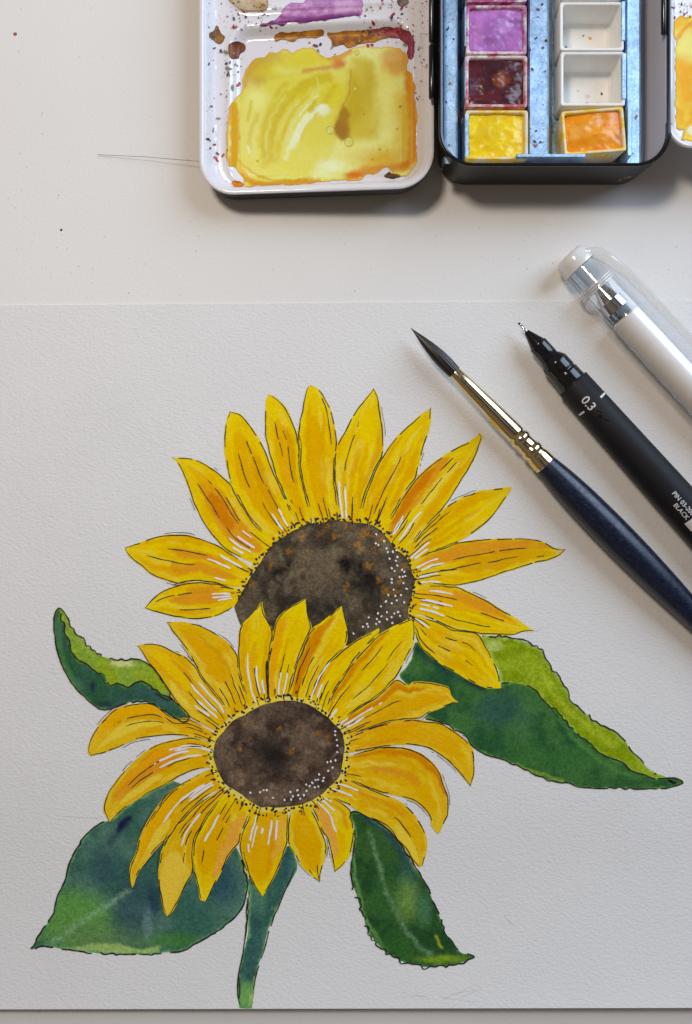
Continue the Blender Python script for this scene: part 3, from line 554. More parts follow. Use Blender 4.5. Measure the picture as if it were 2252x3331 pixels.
leaves.append(wash('painted_leaf', LEAF2L, green(GL, A(118,138,14), 8, [('ell', (1605,2100,30,18), A(168,184,100), 8, .8), ('line', [(1770,2200),(1830,2290),(1900,2350),(2000,2430)], A(170,180,50), 14, .5, 8), ('line', [(1760,2130),(1830,2260),(1940,2370)], A(112,136,22), 10, .6, 5)], A(144,170,74), 7), M_leaf, .0022, label='lime green turned over side of the large right leaf'))
leaves.append(wash('painted_leaf', LEAF2D, green(A(38,78,46), A(58,98,50), 12, [('line', [(1350,2110),(1400,2150),(1480,2200),(1570,2240)], A(30,52,56), 14, .8, 8), ('ell', (1700,2330,40,60), A(74,112,70), 30, .5), ('ell', (1620,2310,70,50), A(44,76,70), 34, .8), ('ell', (1800,2470,160,36), A(52,98,48), 30, .8), ('line', [(1820,2340),(1900,2430),(1990,2500),(2080,2530)], A(76,126,58), 9, .7, 6), ('line', [(1680,2490),(1760,2520),(1830,2542)], A(120,150,44), 5, .9, 5), ('ell', (1390,2338,16,8), A(88,128,70), 4, .9), ('ell', (2040,2540,110,12), A(48,88,46), 8, .7)], A(92,136,58), 4), M_leaf, .0028, label='dark green side of the large right leaf'))
leaves.append(wash('painted_leaf', LEAF3, green(A(54,92,76), A(72,106,92), 21, [('ell', (240,2990,120,95), A(86,136,60), 40, .9), ('ell', (330,3050,150,45), A(88,124,72), 26, .8), ('ell', (430,2940,60,110), A(46,70,80), 40, .7), ('ell', (340,2820,50,60), A(48,72,84), 30, .6), ('line', [(385,2700),(405,2680),(425,2660)], A(22,28,62), 9, 1, 9), ('line', [(360,2740),(385,2710)], A(34,52,74), 12, .7, 10), ('ell', (640,2960,60,80), A(50,90,80), 40, .6), ('ell', (720,2870,50,70), A(42,72,86), 30, .8), ('ell', (560,3060,90,24), A(62,112,46), 18, .8), ('ell', (500,2930,22,60), A(34,50,70), 16, .7), ('ell', (480,3000,14,50), A(120,150,150), 12, .35),
   ('poly', [(190,3088),(250,3080),(330,3063),(400,3072),(450,3086),(520,3078),(520,3110),(300,3110),(200,3098)], A(146,176,100), 5, .85, .2), ('line', [(178,3062),(250,3010),(340,2950),(420,2895)], A(128,164,130), 9, .5, 8, 1)], A(92,146,92), 5), M_leaf, .0022, label='broad blue green leaf at lower left'))
leaves.append(wash('painted_leaf', LEAF4, green(A(34,68,36), A(50,86,42), 33, [('line', [(1190,2662),(1250,2700),(1300,2760),(1335,2830)], A(42,62,86), 9, .85, 9), ('ell', (1325,2860,30,70), A(56,92,78), 24, .7), ('ell', (1320,2930,36,60), A(104,138,60), 28, .8), ('ell', (1380,2950,24,50), A(74,118,84), 16, .6), ('line', [(1152,2690),(1152,2800),(1170,2920),(1200,3010),(1260,3090)], A(96,140,76), 4, .85, 5), ('ell', (1440,3120,70,12), A(116,148,30), 8, .8), ('ell', (1290,3080,60,40), A(46,86,36), 22, .8), ('ell', (1260,2900,40,110), A(46,88,44), 28, .6), ('line', [(1416,3045),(1435,3078)], A(146,158,40), 3, .8, 4),
   ('line', [(1204,2710),(1222,2780),(1245,2860),(1275,2940),(1310,3010),(1360,3075),(1400,3100)], A(116,152,110), 8, .55, 6, 1)], A(84,132,64), 4), M_leaf, .0022, label='narrow dark green leaf at lower right'))
stem, stem_o = wash('painted_stem', STEM, green(A(46,84,76), A(72,112,92), 41, [('ell', (930,2810,20,50), A(44,76,86), 16, .8), ('ell', (830,3080,22,110), A(44,78,80), 16, .7), ('ell', (800,3240,26,44), A(104,152,76), 14, .9), ('line', [(829,3180),(822,3275)], A(164,188,116), 6, .8, 6), ('line', [(812,2880),(812,2990),(806,3050)], A(116,164,92), 3, .8, 4)], A(92,142,84), 4), M_leaf, .0018)
# leaf ink: bold outline that catches into small teeth
def toothed(o, i0, i1, wpx, amp, seed, dz=.0195):
    seg = o[i0:i1:2]
    t = np.gradient(seg, axis=0); t /= np.maximum(np.linalg.norm(t, axis=1, keepdims=True), 1e-9); nn = np.c_[-t[:, 1], t[:, 0]]
    k = np.arange(len(seg)); saw = (((k * 0.17 + fbm(k * .16, k * 0 + seed, 2) * 6) % 1.0) - 0.5) * sstep(.42, .6, vnoise(k * .11 + seed, k * 0 + 2.5))
    return ribbon(seg + nn * (saw * amp)[:, None], wpx * .8, dz, dash=0.27, taper=False, seed=seed)
for (ob, o), (wp, am, fr) in zip(leaves, [(5, 11, (0, .56)), (5.5, 6, (0, .99)), (5.2, 11, (0.02, .52)), (5.0, 7, (0.16, .98)), (5.6, 10, (0, .99)), (5.6, 17, (0, .99))]):
    nO = len(o); ps = []
    if ob is leaves[4][0]: rngs = [(0, .27), (.55, .995)]
    elif ob is leaves[3][0]: rngs = [(.14, .58), (.58, .86)]
    else: rngs = [fr]
    for j, (fa, fb) in enumerate(rngs):
        r_ = toothed(o, int(fa * nO), int(fb * nO), wp, am, 700 + nO + j)
        if r_: ps.append(r_)
    v, fa = merge(ps); build('ink_lines', v, fa, M_ink, ob, smooth=False, kind='stuff')
ps = [ribbon(ln, 3.2, .0195, dash=.2, seed=801 + i) for i, ln in enumerate([
    [(812,2900),(806,2990),(800,3050),(788,3110),(780,3150),(774,3190),(774,3230),(782,3270)], [(962,2822),(936,2880),(905,2950),(882,3010),(866,3070),(850,3120)],
    [(804,2920),(802,3000),(796,3060)], [(844,3140),(832,3180),(824,3220)], [(776,3170),(780,3210),(778,3250)]])]
ps = [p_ for p_ in ps if p_]; v, fa = merge(ps); build('ink_lines', v, fa, M_ink, stem, smooth=False, kind='stuff')

SEED1 = [(1043,1704),(1088,1693),(1155,1699),(1206,1707),(1234,1721),(1266,1758),(1288,1786),(1323,1818),(1342,1860),(1349,1891),(1341,1926),(1336,1958),(1329,1987),(1328,2012),(1282,2040),(1247,2058),(1190,2072),(1132,2100),(1110,2080),(1090,2030),(1043,2045),(1018,2060),(1000,2030),(957,1990),(896,2060),(860,2010),(830,1990),(790,2040),(769,1996),(763,1974),(779,1942),(795,1911),(820,1869),(849,1825),(871,1790),(900,1761),(932,1742),(967,1720),(1005,1705)]
SEED2 = [(928,2279),(880,2285),(842,2300),(807,2319),(759,2344),(727,2379),(705,2408),(695,2440),(697,2477),(713,2518),(738,2553),(780,2582),(821,2611),(859,2626),(907,2625),(955,2623),(996,2611),(1037,2591),(1076,2556),(1107,2518),(1117,2467),(1120,2410),(1111,2381),(1091,2359),(1077,2344),(1046,2319),(1011,2293),(966,2282)]
RING1 = [(765,1972),(782,1917),(800,1873),(830,1823),(888,1755),(960,1704),(1027,1688),(1104,1683),(1171,1688),(1228,1697),(1270,1735),(1322,1795),(1356,1838),(1375,1908),(1356,2006),(1300,2035),(1200,2000),(900,1990)]
c2 = np.array([908, 2452.0]); RING2 = [tuple(c2 + (np.array(p) - c2) * 1.085) for p in SEED2]
def ringcol(pts, o):
    n = fbm(pts[:, 0] / 16, pts[:, 1] / 16, 3)[:, None]; return A(216, 190, 40) * (1 - sstep(.4, .7, n)) + A(206, 190, 100) * sstep(.4, .7, n)
def seedcol(dark, mid, lightc, specks, darks, seed):
    def fn(pts, o):
        x, y = pts[:, 0], pts[:, 1]; n = fbm(x / 55 + seed, y / 55, 4); k = sstep(.3, .7, n)[:, None]
        col = dark * (1 - k) + mid * k
        k = (sstep(.55, .72, fbm(x / 26 + 9, y / 26 + seed, 3)) * .5)[:, None]; col = col * (1 - k) + lightc * k
        col = layers_color(pts, col, [('ell', (a, b, r1, r2), A(30, 27, 27), max(r1, r2) * .55, al) for a, b, r1, r2, al in darks], 14, 22)
        for (a, b, r) in specks:
            m = (sstep(r * 1.3, r * .3, np.hypot(x - a, y - b) + (fbm(x / 4, y / 4, 2) - .5) * r * 3.4) * .52)[:, None]
            col = col * (1 - m) + A(160, 106, 16) * m
        d = -sd_poly(pts, o); m = (np.exp(-(d / 4) ** 2) * .2)[:, None]; col = col * (1 - m)
        g = (fbm(x / 5, y / 5, 3) - .5)[:, None]; return col * (1 + g * 1.3)
    return fn
wash('painted_ring', RING1, ringcol, M_petal, .0032); wash('painted_ring', RING2, ringcol, M_petal, .0162)
for i, sp in enumerate(BACK): add_petal(sp, i + 1, 'back')
sp1 = [(1063,1714,9),(1043,1738,8),(1090,1745,10),(1003,1792,4),(1163,1770,11),(942,1794,9),(980,1743,9),(1129,1908,9),(1198,1841,10),(1256,1922,12),(1310,1844,9),(1217,1787,8),(1240,1756,12),(1306,1893,8),(1290,1925,8),(1180,1782,10),(1122,1715,8),(1190,1735,16),(880,1838,8),(820,1905,7),(1230,1885,8)]
sd1, so1 = wash('seed_head', SEED1, seedcol(A(62, 54, 44), A(96, 84, 66), A(116, 104, 80), sp1, [(1128,1838,26,28,1),(1172,1850,18,20,.95),(1180,1900,60,34,.95),(1205,1880,24,22,.9),(1220,1960,40,60,.5),(1050,2000,60,70,.45),(912,1862,22,16,.95),(940,1838,10,10,.9),(985,1875,14,14,.5),(1100,1990,200,60,.35),(830,1960,40,50,.35),(940,1960,60,40,.4)], 4), M_seed, .0088, label='olive grey seed head of the rear sunflower')
zc[0] = .0092
for i, sp in enumerate(FRONT): add_petal(sp, i + 31, 'front')
sp2 = [(a_, b_, r_ * .72) for a_, b_, r_ in [(797,2355,9),(812,2357,6),(906,2373,9),(967,2366,7),(1040,2386,12),(944,2448,10),(783,2438,9),(811,2402,6),(952,2436,6),(1065,2395,10)]]
sd2, so2 = wash('seed_head', SEED2, seedcol(A(62, 50, 42), A(102, 84, 68), A(124, 104, 86), sp2, [(900,2455,60,36,.9),(860,2420,50,40,.6),(890,2490,40,30,.6),(930,2330,70,30,.5),(860,2440,120,60,.4),(980,2300,60,20,.4)], 14), M_seed, .0166, label='dark brown seed head of the front sunflower')
# seed dots and gel dots
def ring_dots(o, step, lo, hi, skip=None):
    ps = []; c = o.mean(0); L_ = np.r_[0, np.cumsum(np.linalg.norm(np.diff(np.vstack([o, o[:1]]), axis=0), axis=1))]; s_ = 0.0; oo = np.vstack([o, o[:1]])
    while s_ < L_[-1]:
        p = np.array([np.interp(s_, L_, oo[:, 0]), np.interp(s_, L_, oo[:, 1])]); s_ += random.uniform(.45, 1.5) * step
        if skip and skip(p): continue
        d = p - c; d = d / np.linalg.norm(d); tn = np.array([-d[1], d[0]])
        for k in range(random.choice((1, 1, 1, 2))):
            q = p + d * (lo + (hi - lo) * random.random() ** 1.3) + tn * random.uniform(-4, 4); r = random.uniform(2.9, 4.6)
            ps.append(blob(q[0], q[1], r * random.uniform(1, 1.45), r * .85, random.uniform(0, 3), .0205, 9, .2))
        if random.random() < .10:
            q = p + d * random.uniform(lo, hi * .7); e = q + d * random.uniform(10, 24) + tn * random.uniform(-6, 6)
            r_ = ribbon([tuple(q), tuple((q + e) / 2 + 1), tuple(e)], 3.6, .0203, seed=1000 + len(ps))
            if r_: ps.append(r_)
    return ps
v, fa = merge(ring_dots(so1, 9.0, -1, 20, lambda p: p[1] > 1955 and p[0] < 1325)); build('ink_dots', v, fa, M_ink, sd1, smooth=False, kind='stuff')
v, fa = merge(ring_dots(so2, 10.0, 4, 30)); build('ink_dots', v, fa, M_ink, sd2, smooth=False, kind='stuff')
def cv(px, py, ox, oy): return ox + px / 3.142, oy + py / 3.142
w1 = [(1020,308),(1100,377),(1015,400),(1041,418),(1125,452),(1137,489),(1189,486),(1226,470),(1236,540),(1156,557),(1220,578),(1235,628),(1177,654),(1207,683),(1282,671),(1307,691),(1316,734),(1291,741),(1258,744),(1177,767),(1178,802),(1297,808),(1197,873),(1330,865),(1272,929),(1215,938),(1143,930),(1118,994),(1229,983),(1178,1013),(1305,1003),(1067,1044),(1038,1116),(1129,1105),(1204,1118),(1242,1102),(1073,1146),(1176,1154),(1130,1177),(1026,1174),(943,1158),(1052,1203),(1018,1225),(1184,1215),(926,1223),(937,1252),(884,1252),(787,1323),(1262,1142)]
w2 = [(1229,121),(1228,161),(1244,210),(1250,268),(1250,335),(1231,418),(1183,430),(1148,438),(1202,493),(1156,526),(1064,563),(1112,597),(1104,628),(1053,616),(1027,620),(994,648),(932,667),(967,681),(1020,695),(1055,687),(935,731),(842,725),(770,742),(796,787),(851,775),(908,776),(710,823),(778,820),(870,812),(592,802),(528,724),(497,724),(460,745),(361,750)]
for w_, ox, oy, sd in ((w1, 900, 1640, sd1), (w2, 700, 2340, sd2)):
    ps = [blob(*cv(a, b, ox, oy), random.uniform(3.0, 4.6), random.uniform(2.8, 3.8), random.uniform(0, 3), .0212, 9, .12) for a, b in w_]
    v, fa = merge(ps); build('gel_dots', v, fa, M_gel, sd, smooth=False, kind='stuff')
# pencil traces left on the paper
ps = [ribbon(ln, 1.7, .003, dash=.5, seed=1200 + i) for i, ln in enumerate([
    [(1305,3226),(1360,3240),(1440,3246),(1520,3256),(1600,3260)], [(1310,3244),(1380,3238),(1440,3230)], [(1440,3250),(1500,3228),(1560,3222),(1610,3226)],
    [(1480,3238),(1540,3208),(1580,3222)], [(1500,3246),(1550,3220)], [(200,2654),(280,2660),(335,2660)],
    [(1640,2975),(1660,3000),(1690,3020)], [(1690,2050),(1740,2055),(1790,2030)], [(160,2185),(180,2190),(210,2188)]])]
v, fa = merge([p_ for p_ in ps if p_]); build('pencil_lines', v, fa, M_pencil, PT, smooth=False, kind='stuff')

# ------------------------------------------------------------------ watercolour tin
TIN = root('watercolour_tin', (4, 14, 0), 'open black watercolour tin with white mixing lids hinged on both sides', 'paint box')
def tin_shell(x0, x1, y0, y1, r, h, inset, parent, inner_z, tilt=None, names=('outer_shell', 'inner_wall')):
    """rounded tin: black outside up to the rolled rim, white inside"""
    tl = tilt or (lambda v: v)
    def lp(i, z): return np.c_[rrect(x0 + i, x1 - i, y0 + i, y1 - i, max(r - i, 0.15), 10), np.full(44, z)]
    out = loft([lp(inset + .16, 0.0), lp(inset + .07, 0.02), lp(inset + .02, 0.07), lp(inset, 0.20), lp(inset * .35, h * .55), lp(0.035, h - .13), lp(0.03, h - .10)], True)
    build(names[0], tl(out[0]), out[1], M_black, parent)
    return lp
# open mixing lid on the left, resting a little raised on its hinge side
LX0, LX1, LY0, LY1, LH = -4.22, 2.47, 9.19, 21.7, 0.90
def ltilt(v):
    v = np.array(v, float); t = np.clip((v[:, 0] - LX0) / (LX1 - LX0), 0, 1); v[:, 2] += 0.48 * t; v[:, 1] += 0.055 * t; return v
lp = tin_shell(LX0, LX1, LY0, LY1, 1.0, LH, .07, TIN, .4, ltilt, ('mixing_lid', ''))
LID = [o for o in TIN.children][-1]
rimv = loft([lp(.03, LH - .11), lp(-.005, LH - .10), lp(-.03, LH - .06), lp(-.025, LH - .02), lp(.01, LH), lp(.06, LH), lp(.105, LH - .03), lp(.14, LH - .09)])
build('rolled_rim', ltilt(rimv[0]), rimv[1], M_white, LID)
def sdr(x, y, x0, x1, y0, y1, r):
    qx = np.abs(x - (x0 + x1) / 2) - (x1 - x0) / 2 + r; qy = np.abs(y - (y0 + y1) / 2) - (y1 - y0) / 2 + r
    return np.hypot(np.maximum(qx, 0), np.maximum(qy, 0)) + np.minimum(np.maximum(qx, qy), 0) - r
LWELLS = [(LX0 + .80, LX1 - .58, LY0 + .42, LY0 + 5.05, .62), (LX0 + .80, LX1 - .58, LY0 + 5.55, LY0 + 9.0, .62), (LX0 + .80, LX1 - .58, LY0 + 9.4, LY1 - .45, .62)]
def lid_z(x, y):
    e = -sdr(x, y, LX0, LX1, LY0, LY1, 1.0)
    z = 0.80 - 0.40 * sstep(.13, .42, e)
    for wl in LWELLS:
        d = -sdr(x, y, *wl); z = z + 0.05 * np.exp(-((d + .02) / .08) ** 2) - 0.20 * sstep(.02, .30, d)
    return z
ol = np.array(lp(.135, 0))[:, :2]
pts, fc = cdt(ol, .062, .12)
z = lid_z(pts[:, 0], pts[:, 1]); build('mixing_surface', ltilt(np.c_[pts, z]), fc, M_white, LID)
def LP(p, dz=0.0):      # photo pixel -> point on the mixing surface
    p = np.asarray(p, float); zz = np.full(len(p), .5)
    for _ in range(4):
        k = (D - zz) / D / S; x = (p[:, 0] - CX) * k; y = (CY - p[:, 1]) * k
        t = np.clip((x - LX0) / (LX1 - LX0), 0, 1); zz = lid_z(x, y - .055 * t) + .48 * t
    return np.c_[x, y, zz + dz]
def r1(l): return [(600 + a / 1.848, b / 1.848) for a, b in l]
PUD = r1([(290,615),(330,575),(350,545),(345,480),(370,430),(395,395),(420,365),(470,345),(520,320),(560,318),(600,298),(650,322),(675,300),(700,290),(760,288),(800,312),(850,345),(900,335),(940,322),(1000,290),(1080,280),(1160,290),(1240,285),(1310,310),(1338,360),(1330,420),(1372,440),(1378,490),(1388,540),(1384,600),(1400,660),(1400,720),(1392,800),(1394,900),(1385,1000),(1345,1045),(1290,1068),(1260,1060),(1230,1010),(1190,1015),(1150,1045),(1090,1050),(1060,1082),(1000,1085),(960,1075),(880,1085),(800,1095),(700,1108),(560,1112),(450,1118),(375,1122),(345,1060),(300,1002),(265,1000),(250,900),(256,760),(270,650)])
k1 = 1 / 1.848
def C1(x, y, rx, ry): return (600 + x * k1, y * k1, rx * k1, ry * k1)
def pudcol(pts, o):
    x, y = pts[:, 0], pts[:, 1]; n = sstep(.35, .65, fbm(x / 60 + 3, y / 60, 4))[:, None]
    P0, P1, Y1, Y2, D1, O1, R1 = A(226, 220, 168), A(206, 196, 104), A(190, 164, 4), A(202, 182, 30), A(150, 104, 0), A(182, 148, 50), A(202, 126, 14)
    col = A(206, 190, 84) * (1 - n) + A(212, 202, 122) * n
    L = [('ell', C1(440,430,100,100), A(176,126,34), 34, .85), ('line', r1([(360,520),(390,440),(450,390)]), A(186,120,44), 8, .7, 7), ('ell', C1(540,350,80,44), O1, 16, .75),
         ('ell', C1(740,345,150,55), Y2, 16, .85), ('ell', C1(620,430,200,60), Y2, 22, .8), ('line', r1([(560,420),(640,440),(700,430)]), P1, 14, .7, 12),
         ('poly', r1([(320,600),(420,540),(520,470),(700,440),(860,425),(1000,420),(985,560),(945,650),(905,740),(905,830),(880,960),(700,1040),(480,1050),(360,1000),(325,900)]), A(204,188,66), 14, .95, .06),
         ('ell', C1(880,470,110,50), P1, 22, .75), ('ell', C1(900,560,70,90), Y2, 22, .85), ('ell', C1(400,740,60,200), P1, 22, .9), ('ell', C1(440,600,60,60), A(214,206,124), 18, .8)]
    L += [('line', r1([(495,965),(505,830),(560,690),(650,575),(760,495),(860,468)]), Y1, 9, .9, 17), ('line', r1([(560,900),(590,800),(650,690),(740,590)]), A(194,164,6), 6, .85, 10), ('line', r1([(600,930),(620,800),(690,660),(790,560)]), P1, 5, .85, 7), ('line', r1([(425,930),(420,820),(470,690),(540,590)]), P1, 8, .8, 10), ('line', r1([(390,900),(400,800),(440,700)]), Y1, 7, .6, 7), ('line', r1([(650,880),(720,760),(820,640),(900,520)]), Y1, 7, .65, 9)]
    rs = random.Random(5)
    for q in range(15):      # brush swirl
        t = q / 14; c = [Y1, Y2, Y1, Y2, P1, Y1, Y1, A(196,172,10), Y2, P1, Y2, P0, P1, Y2, P1][q]
        x0 = 430 + 230 * t + rs.uniform(-14, 14); jx = lambda: rs.uniform(-12, 12); a0_ = rs.uniform(0, .25); a1_ = rs.uniform(.7, 1)
        cv_ = catmull([(x0 + 10, 960 - 20 * t), (x0 + 14 - 10 * t + jx(), 820 - 30 * t), (x0 + 70 + 20 * t + jx(), 660 + jx()), (x0 + 160 + 10 * t + jx(), 530 + 40 * t), (x0 + 240 - 30 * t, 470 + 90 * t + jx())], 20)
        cv_ = cv_[int(a0_ * len(cv_)):max(int(a1_ * len(cv_)), int(a0_ * len(cv_)) + 5):3]
        L.append(('line', r1([tuple(p_) for p_ in cv_]), c, rs.uniform(2, 10), rs.uniform(.6, .95), rs.uniform(2, 7)))
    L += [('line', r1([(608,960),(640,860),(690,765),(760,680),(850,640)]), P0, 5, .95, 6), ('line', r1([(650,880),(700,790),(770,700)]), A(232,228,190), 6, .9, 9), ('line', r1([(690,700),(740,640),(800,580)]), P0, 3, .8, 3), ('ell', C1(830,665,42,34), A(234,230,200), 9, .8), ('line', r1([(700,840),(730,770),(800,690)]), Y2, 4, .8, 5), ('line', r1([(760,660),(785,615)]), Y1, 5, .8, 8),
         ('line', r1([(380,720),(392,690),(400,610)]), Y1, 6, .7, 6), ('line', r1([(455,880),(485,900),(490,930)]), Y1, 5, .8, 6), ('line', r1([(385,880),(395,920)]), P0, 3, .8, 4), ('line', r1([(790,470),(805,520),(800,570)]), P1, 4, .7, 3),
         ('ell', C1(760,930,140,60), A(206,192,84), 24, .85), ('ell', C1(660,1010,240,50), A(204,190,70), 18, .8), ('line', r1([(480,1000),(520,960),(560,970)]), Y1, 8, .5, 8),
         ('line', r1([(325,960),(400,1030),(520,1078),(700,1082)]), A(196,150,0), 3, .9, 4), ('line', r1([(350,1060),(430,1105),(620,1102),(800,1088)]), A(196,126,10), 6, .9, 10), ('line', r1([(330,1000),(360,1060)]), A(206,164,30), 6, .8, 8),
         ('poly', r1([(1000,420),(990,560),(945,650),(905,740),(905,800),(940,838),(1010,832),(1090,850),(1160,820),(1190,700),(1165,560),(1175,460),(1130,370),(1060,340),(1005,350)]), A(190,164,44), 20, .85),
         ('poly', r1([(1000,440),(990,570),(945,655),(905,745),(906,800),(942,838),(990,830),(1020,760),(1080,680),(1075,560),(1040,480)]), A(180,146,10), 22, .75),
         ('poly', r1([(960,640),(925,690),(905,745),(906,800),(942,838),(990,832),(1000,780),(985,720),(1000,680)]), D1, 9, .9), ('ell', C1(940,780,36,46), A(144,96,2), 10, .8),
         ('line', r1([(1000,425),(994,540),(955,645),(912,735),(905,790),(920,825),(950,840)]), A(170,122,4), 2, .85, 2.2),
         ('ell', C1(1110,520,40,110), A(176,146,34), 18, .6), ('line', r1([(1140,560),(1150,650),(1130,760)]), A(200,178,80), 10, .6, 10), ('ell', C1(1240,590,70,190), A(212,198,112), 30, .85), ('ell', C1(1100,310,80,30), A(214,204,138), 12, .85), ('ell', C1(1190,440,40,60), A(210,194,104), 14, .7),
         ('ell', C1(1030,930,150,56), A(212,200,120), 24, .8), ('ell', C1(880,1000,80,40), A(230,224,180), 14, .85), ('ell', C1(820,1050,60,24), P0, 10, .7),
         ('ell', C1(1280,370,90,80), A(196,140,64), 20, .9), ('ell', C1(1240,340,60,30), A(206,160,100), 12, .7), ('line', r1([(1350,450),(1362,640),(1370,800),(1366,960)]), R1, 9, .95, 16), ('line', r1([(1300,600),(1315,760),(1310,900)]), A(206,166,40), 22, .8, 20), ('ell', C1(1200,960,140,54), A(200,154,26), 26, .9), ('line', r1([(990,1060),(1100,1030),(1200,1020),(1340,1000)]), A(196,118,14), 9, .85, 14), ('ell', C1(1030,1062,46,22), A(200,90,24), 8, .8), ('ell', C1(1340,990,24,20), A(204,110,30), 6, .7),
         ('line', r1([(296,640),(302,760),(305,880),(292,985)]), A(202,142,0), 4, .98, 15), ('line', r1([(255,720),(250,850),(258,980)]), A(216,160,80), 4, .7, 4),
         ('line', r1([(720,425),(800,415),(900,405),(955,390)]), A(186,116,40), 8, .75, 7), ('ell', C1(930,378,40,30), A(196,96,50), 12, .8), ('line', r1([(880,345),(960,335),(1000,305)]), A(196,132,60), 7, .8, 9)]
    col = layers_color(pts, col, L, 7, 18)
    col = col * np.array([.88, .97, .86])
    for (a_, b_, r_) in ((1298,642,7),(1280,776,5),(1175,900,6),(1130,960,5),(1080,690,4),(1220,905,4),(440,970,6),(1125,322,3)):
        m = (sstep(r_, r_ * .3, np.hypot(x - 600 - a_ * k1, y - b_ * k1)) * .8)[:, None]; col = col * (1 - m) + A(150, 84, 16) * m
    d = -sd_poly(pts, o); m = (np.exp(-(d / 4.5) ** 2) * .6)[:, None]; col = col * (1 - m) + A(190, 122, 24) * m
    return col * (1 + (fbm(x / 9, y / 9, 3) - .5)[:, None] * np.array([.06, .1, .3]))
wash('paint_puddle', PUD, pudcol, M_puddle, .016, 2.9, True, LID, LP, None, 13.0)
def patch(name, outline, c1, c2, layers=(), dz=.012, sp=5.0, parent=None, conv=LP, mat=None, f=18):
    def fn(pts, o):
        n = sstep(.35, .65, fbm(pts[:, 0] / f, pts[:, 1] / f, 4))[:, None]; col = np.array(c1) * (1 - n) + np.array(c2) * n
        col = layers_color(pts, col, layers, 4, 14); d = -sd_poly(pts, o); return col * (1 - (np.exp(-(d / 3.5) ** 2) * .35)[:, None])
    return wash(name, outline, fn, mat or M_dry, dz, sp, True, parent or LID, conv, None, 15.0)[0]
patch('dried_paint', r1([(455,150),(500,130),(560,110),(580,70),(600,40),(640,20),(700,25),(760,-10),(900,-12),(1050,-10),(1075,50),(1060,95),(1000,98),(900,118),(820,122),(740,136),(600,147),(480,162)]), A(178,130,178), A(150,92,152), [('line', r1([(470,155),(600,140),(760,125),(900,108),(1040,80)]), A(92,26,84), 6, .9, 9), ('line', r1([(570,100),(700,110),(860,98),(1020,80)]), A(104,36,100), 5, .7, 6), ('ell', C1(980,40,80,40), A(190,150,190), 12, .7), ('ell', C1(800,8,40,20), A(160,130,160), 6, .6)])
patch('dried_paint', r1([(545,215),(600,200),(700,192),(760,180),(830,183),(835,215),(790,230),(700,235),(650,245),(590,240),(548,250)]), A(140,86,24), A(176,120,40), dz=.016)
patch('dried_paint', r1([(860,200),(930,195),(1000,180),(1090,180),(1180,158),(1240,150),(1300,172),(1370,205),(1385,260),(1380,340),(1350,358),(1330,330),(1340,280),(1300,235),(1230,225),(1150,240),(1100,262),(1050,270),(990,290),(940,270),(890,272),(878,240)]), A(118,66,18), A(166,110,30), [('ell', C1(1300,200,90,60), A(120,40,70), 20, .85), ('ell', C1(1360,300,30,70), A(120,40,84), 10, .85), ('ell', C1(1180,180,60,24), A(130,60,70), 10, .7), ('ell', C1(1270,185,26,18), A(176,50,50), 6, .8)], dz=.016)
patch('dried_paint', r1([(152,200),(185,180),(195,160),(215,200),(245,218),(235,245),(215,262),(175,245),(155,232)]), A(100,64,20), A(128,88,34))
patch('dried_paint', r1([(268,268),(310,255),(355,270),(360,305),(330,325),(325,348),(290,350),(272,318)]), A(92,44,10), A(120,60,16), dz=.016)
patch('dried_paint', r1([(288,1090),(320,1092),(355,1112),(345,1126),(305,1122),(290,1110)]), A(196,110,10), A(206,130,20), dz=.016)
patch('dried_paint', r1([(270,-8),(380,-10),(495,-10),(497,50),(470,66),(400,70),(350,62),(325,50),(290,25)]), A(160,142,112), A(184,166,136), [('ell', C1(470,45,30,25), A(140,110,60), 8, .8)])
patch('dried_paint', r1([(1280,0),(1330,-8),(1350,20),(1320,40),(1290,35)]), A(96,86,80), A(140,120,120))
patch('dried_paint', r1([(1200,1060),(1235,1030),(1245,1050),(1300,1058),(1290,1068),(1230,1070)]), A(70,44,34), A(110,80,30), dz=.02, sp=3)
pc = [A(96, 40, 80), A(130, 50, 70), A(70, 60, 70), A(60, 40, 50), A(150, 60, 50), A(110, 120, 90), A(150, 100, 60), A(60, 70, 90), A(140, 20, 40)]
def splat(cnt, region, conv, rmin, rmax, skip=None, cols=pc):
    V = []; F = []; Cc = []; n = 0
    for i in range(cnt):
        x = random.uniform(region[0], region[2]); y = random.uniform(region[1], region[3])
        if skip is not None and sd_poly(np.array([[x, y]]), skip)[0] < 2: continue
        r = rmin + (rmax - rmin) * random.random() ** 3
        v, f = blob(x, y, r * random.uniform(1, 2.2), r, random.uniform(0, 3), .022, 8, .3, conv, .006)
        V.append(v); F += [[q + n for q in t] for t in f]; n += len(v); Cc.append(np.tile(random.choice(cols), (len(v), 1)))
    return np.vstack(V), F, np.vstack(Cc)
ps = [splat(48, (672, 0, 745, 560), LP, .8, 5.5), splat(70, (745, 2, 900, 110), LP, .7, 4.5, PUD), splat(90, (1180, 2, 1345, 130), LP, .7, 5.0, PUD), splat(70, (1340, 5, 1392, 330), LP, 0.6, 2.6, PUD), splat(40, (735, 150, 800, 330), LP, .9, 6, PUD), splat(30, (850, 130, 1340, 185), LP, 1, 5.5, PUD), splat(110, (1150, 2, 1392, 200), LP, .5, 2.4, PUD, [A(150, 80, 130), A(170, 110, 150), A(120, 60, 80)]), splat(60, (660, 0, 900, 130), LP, .5, 2.2, PUD)]
V, F = merge([(a, b) for a, b, c in ps]); build('paint_splatter', V, F, M_dry, LID, np.vstack([c for a, b, c in ps]), kind='stuff')
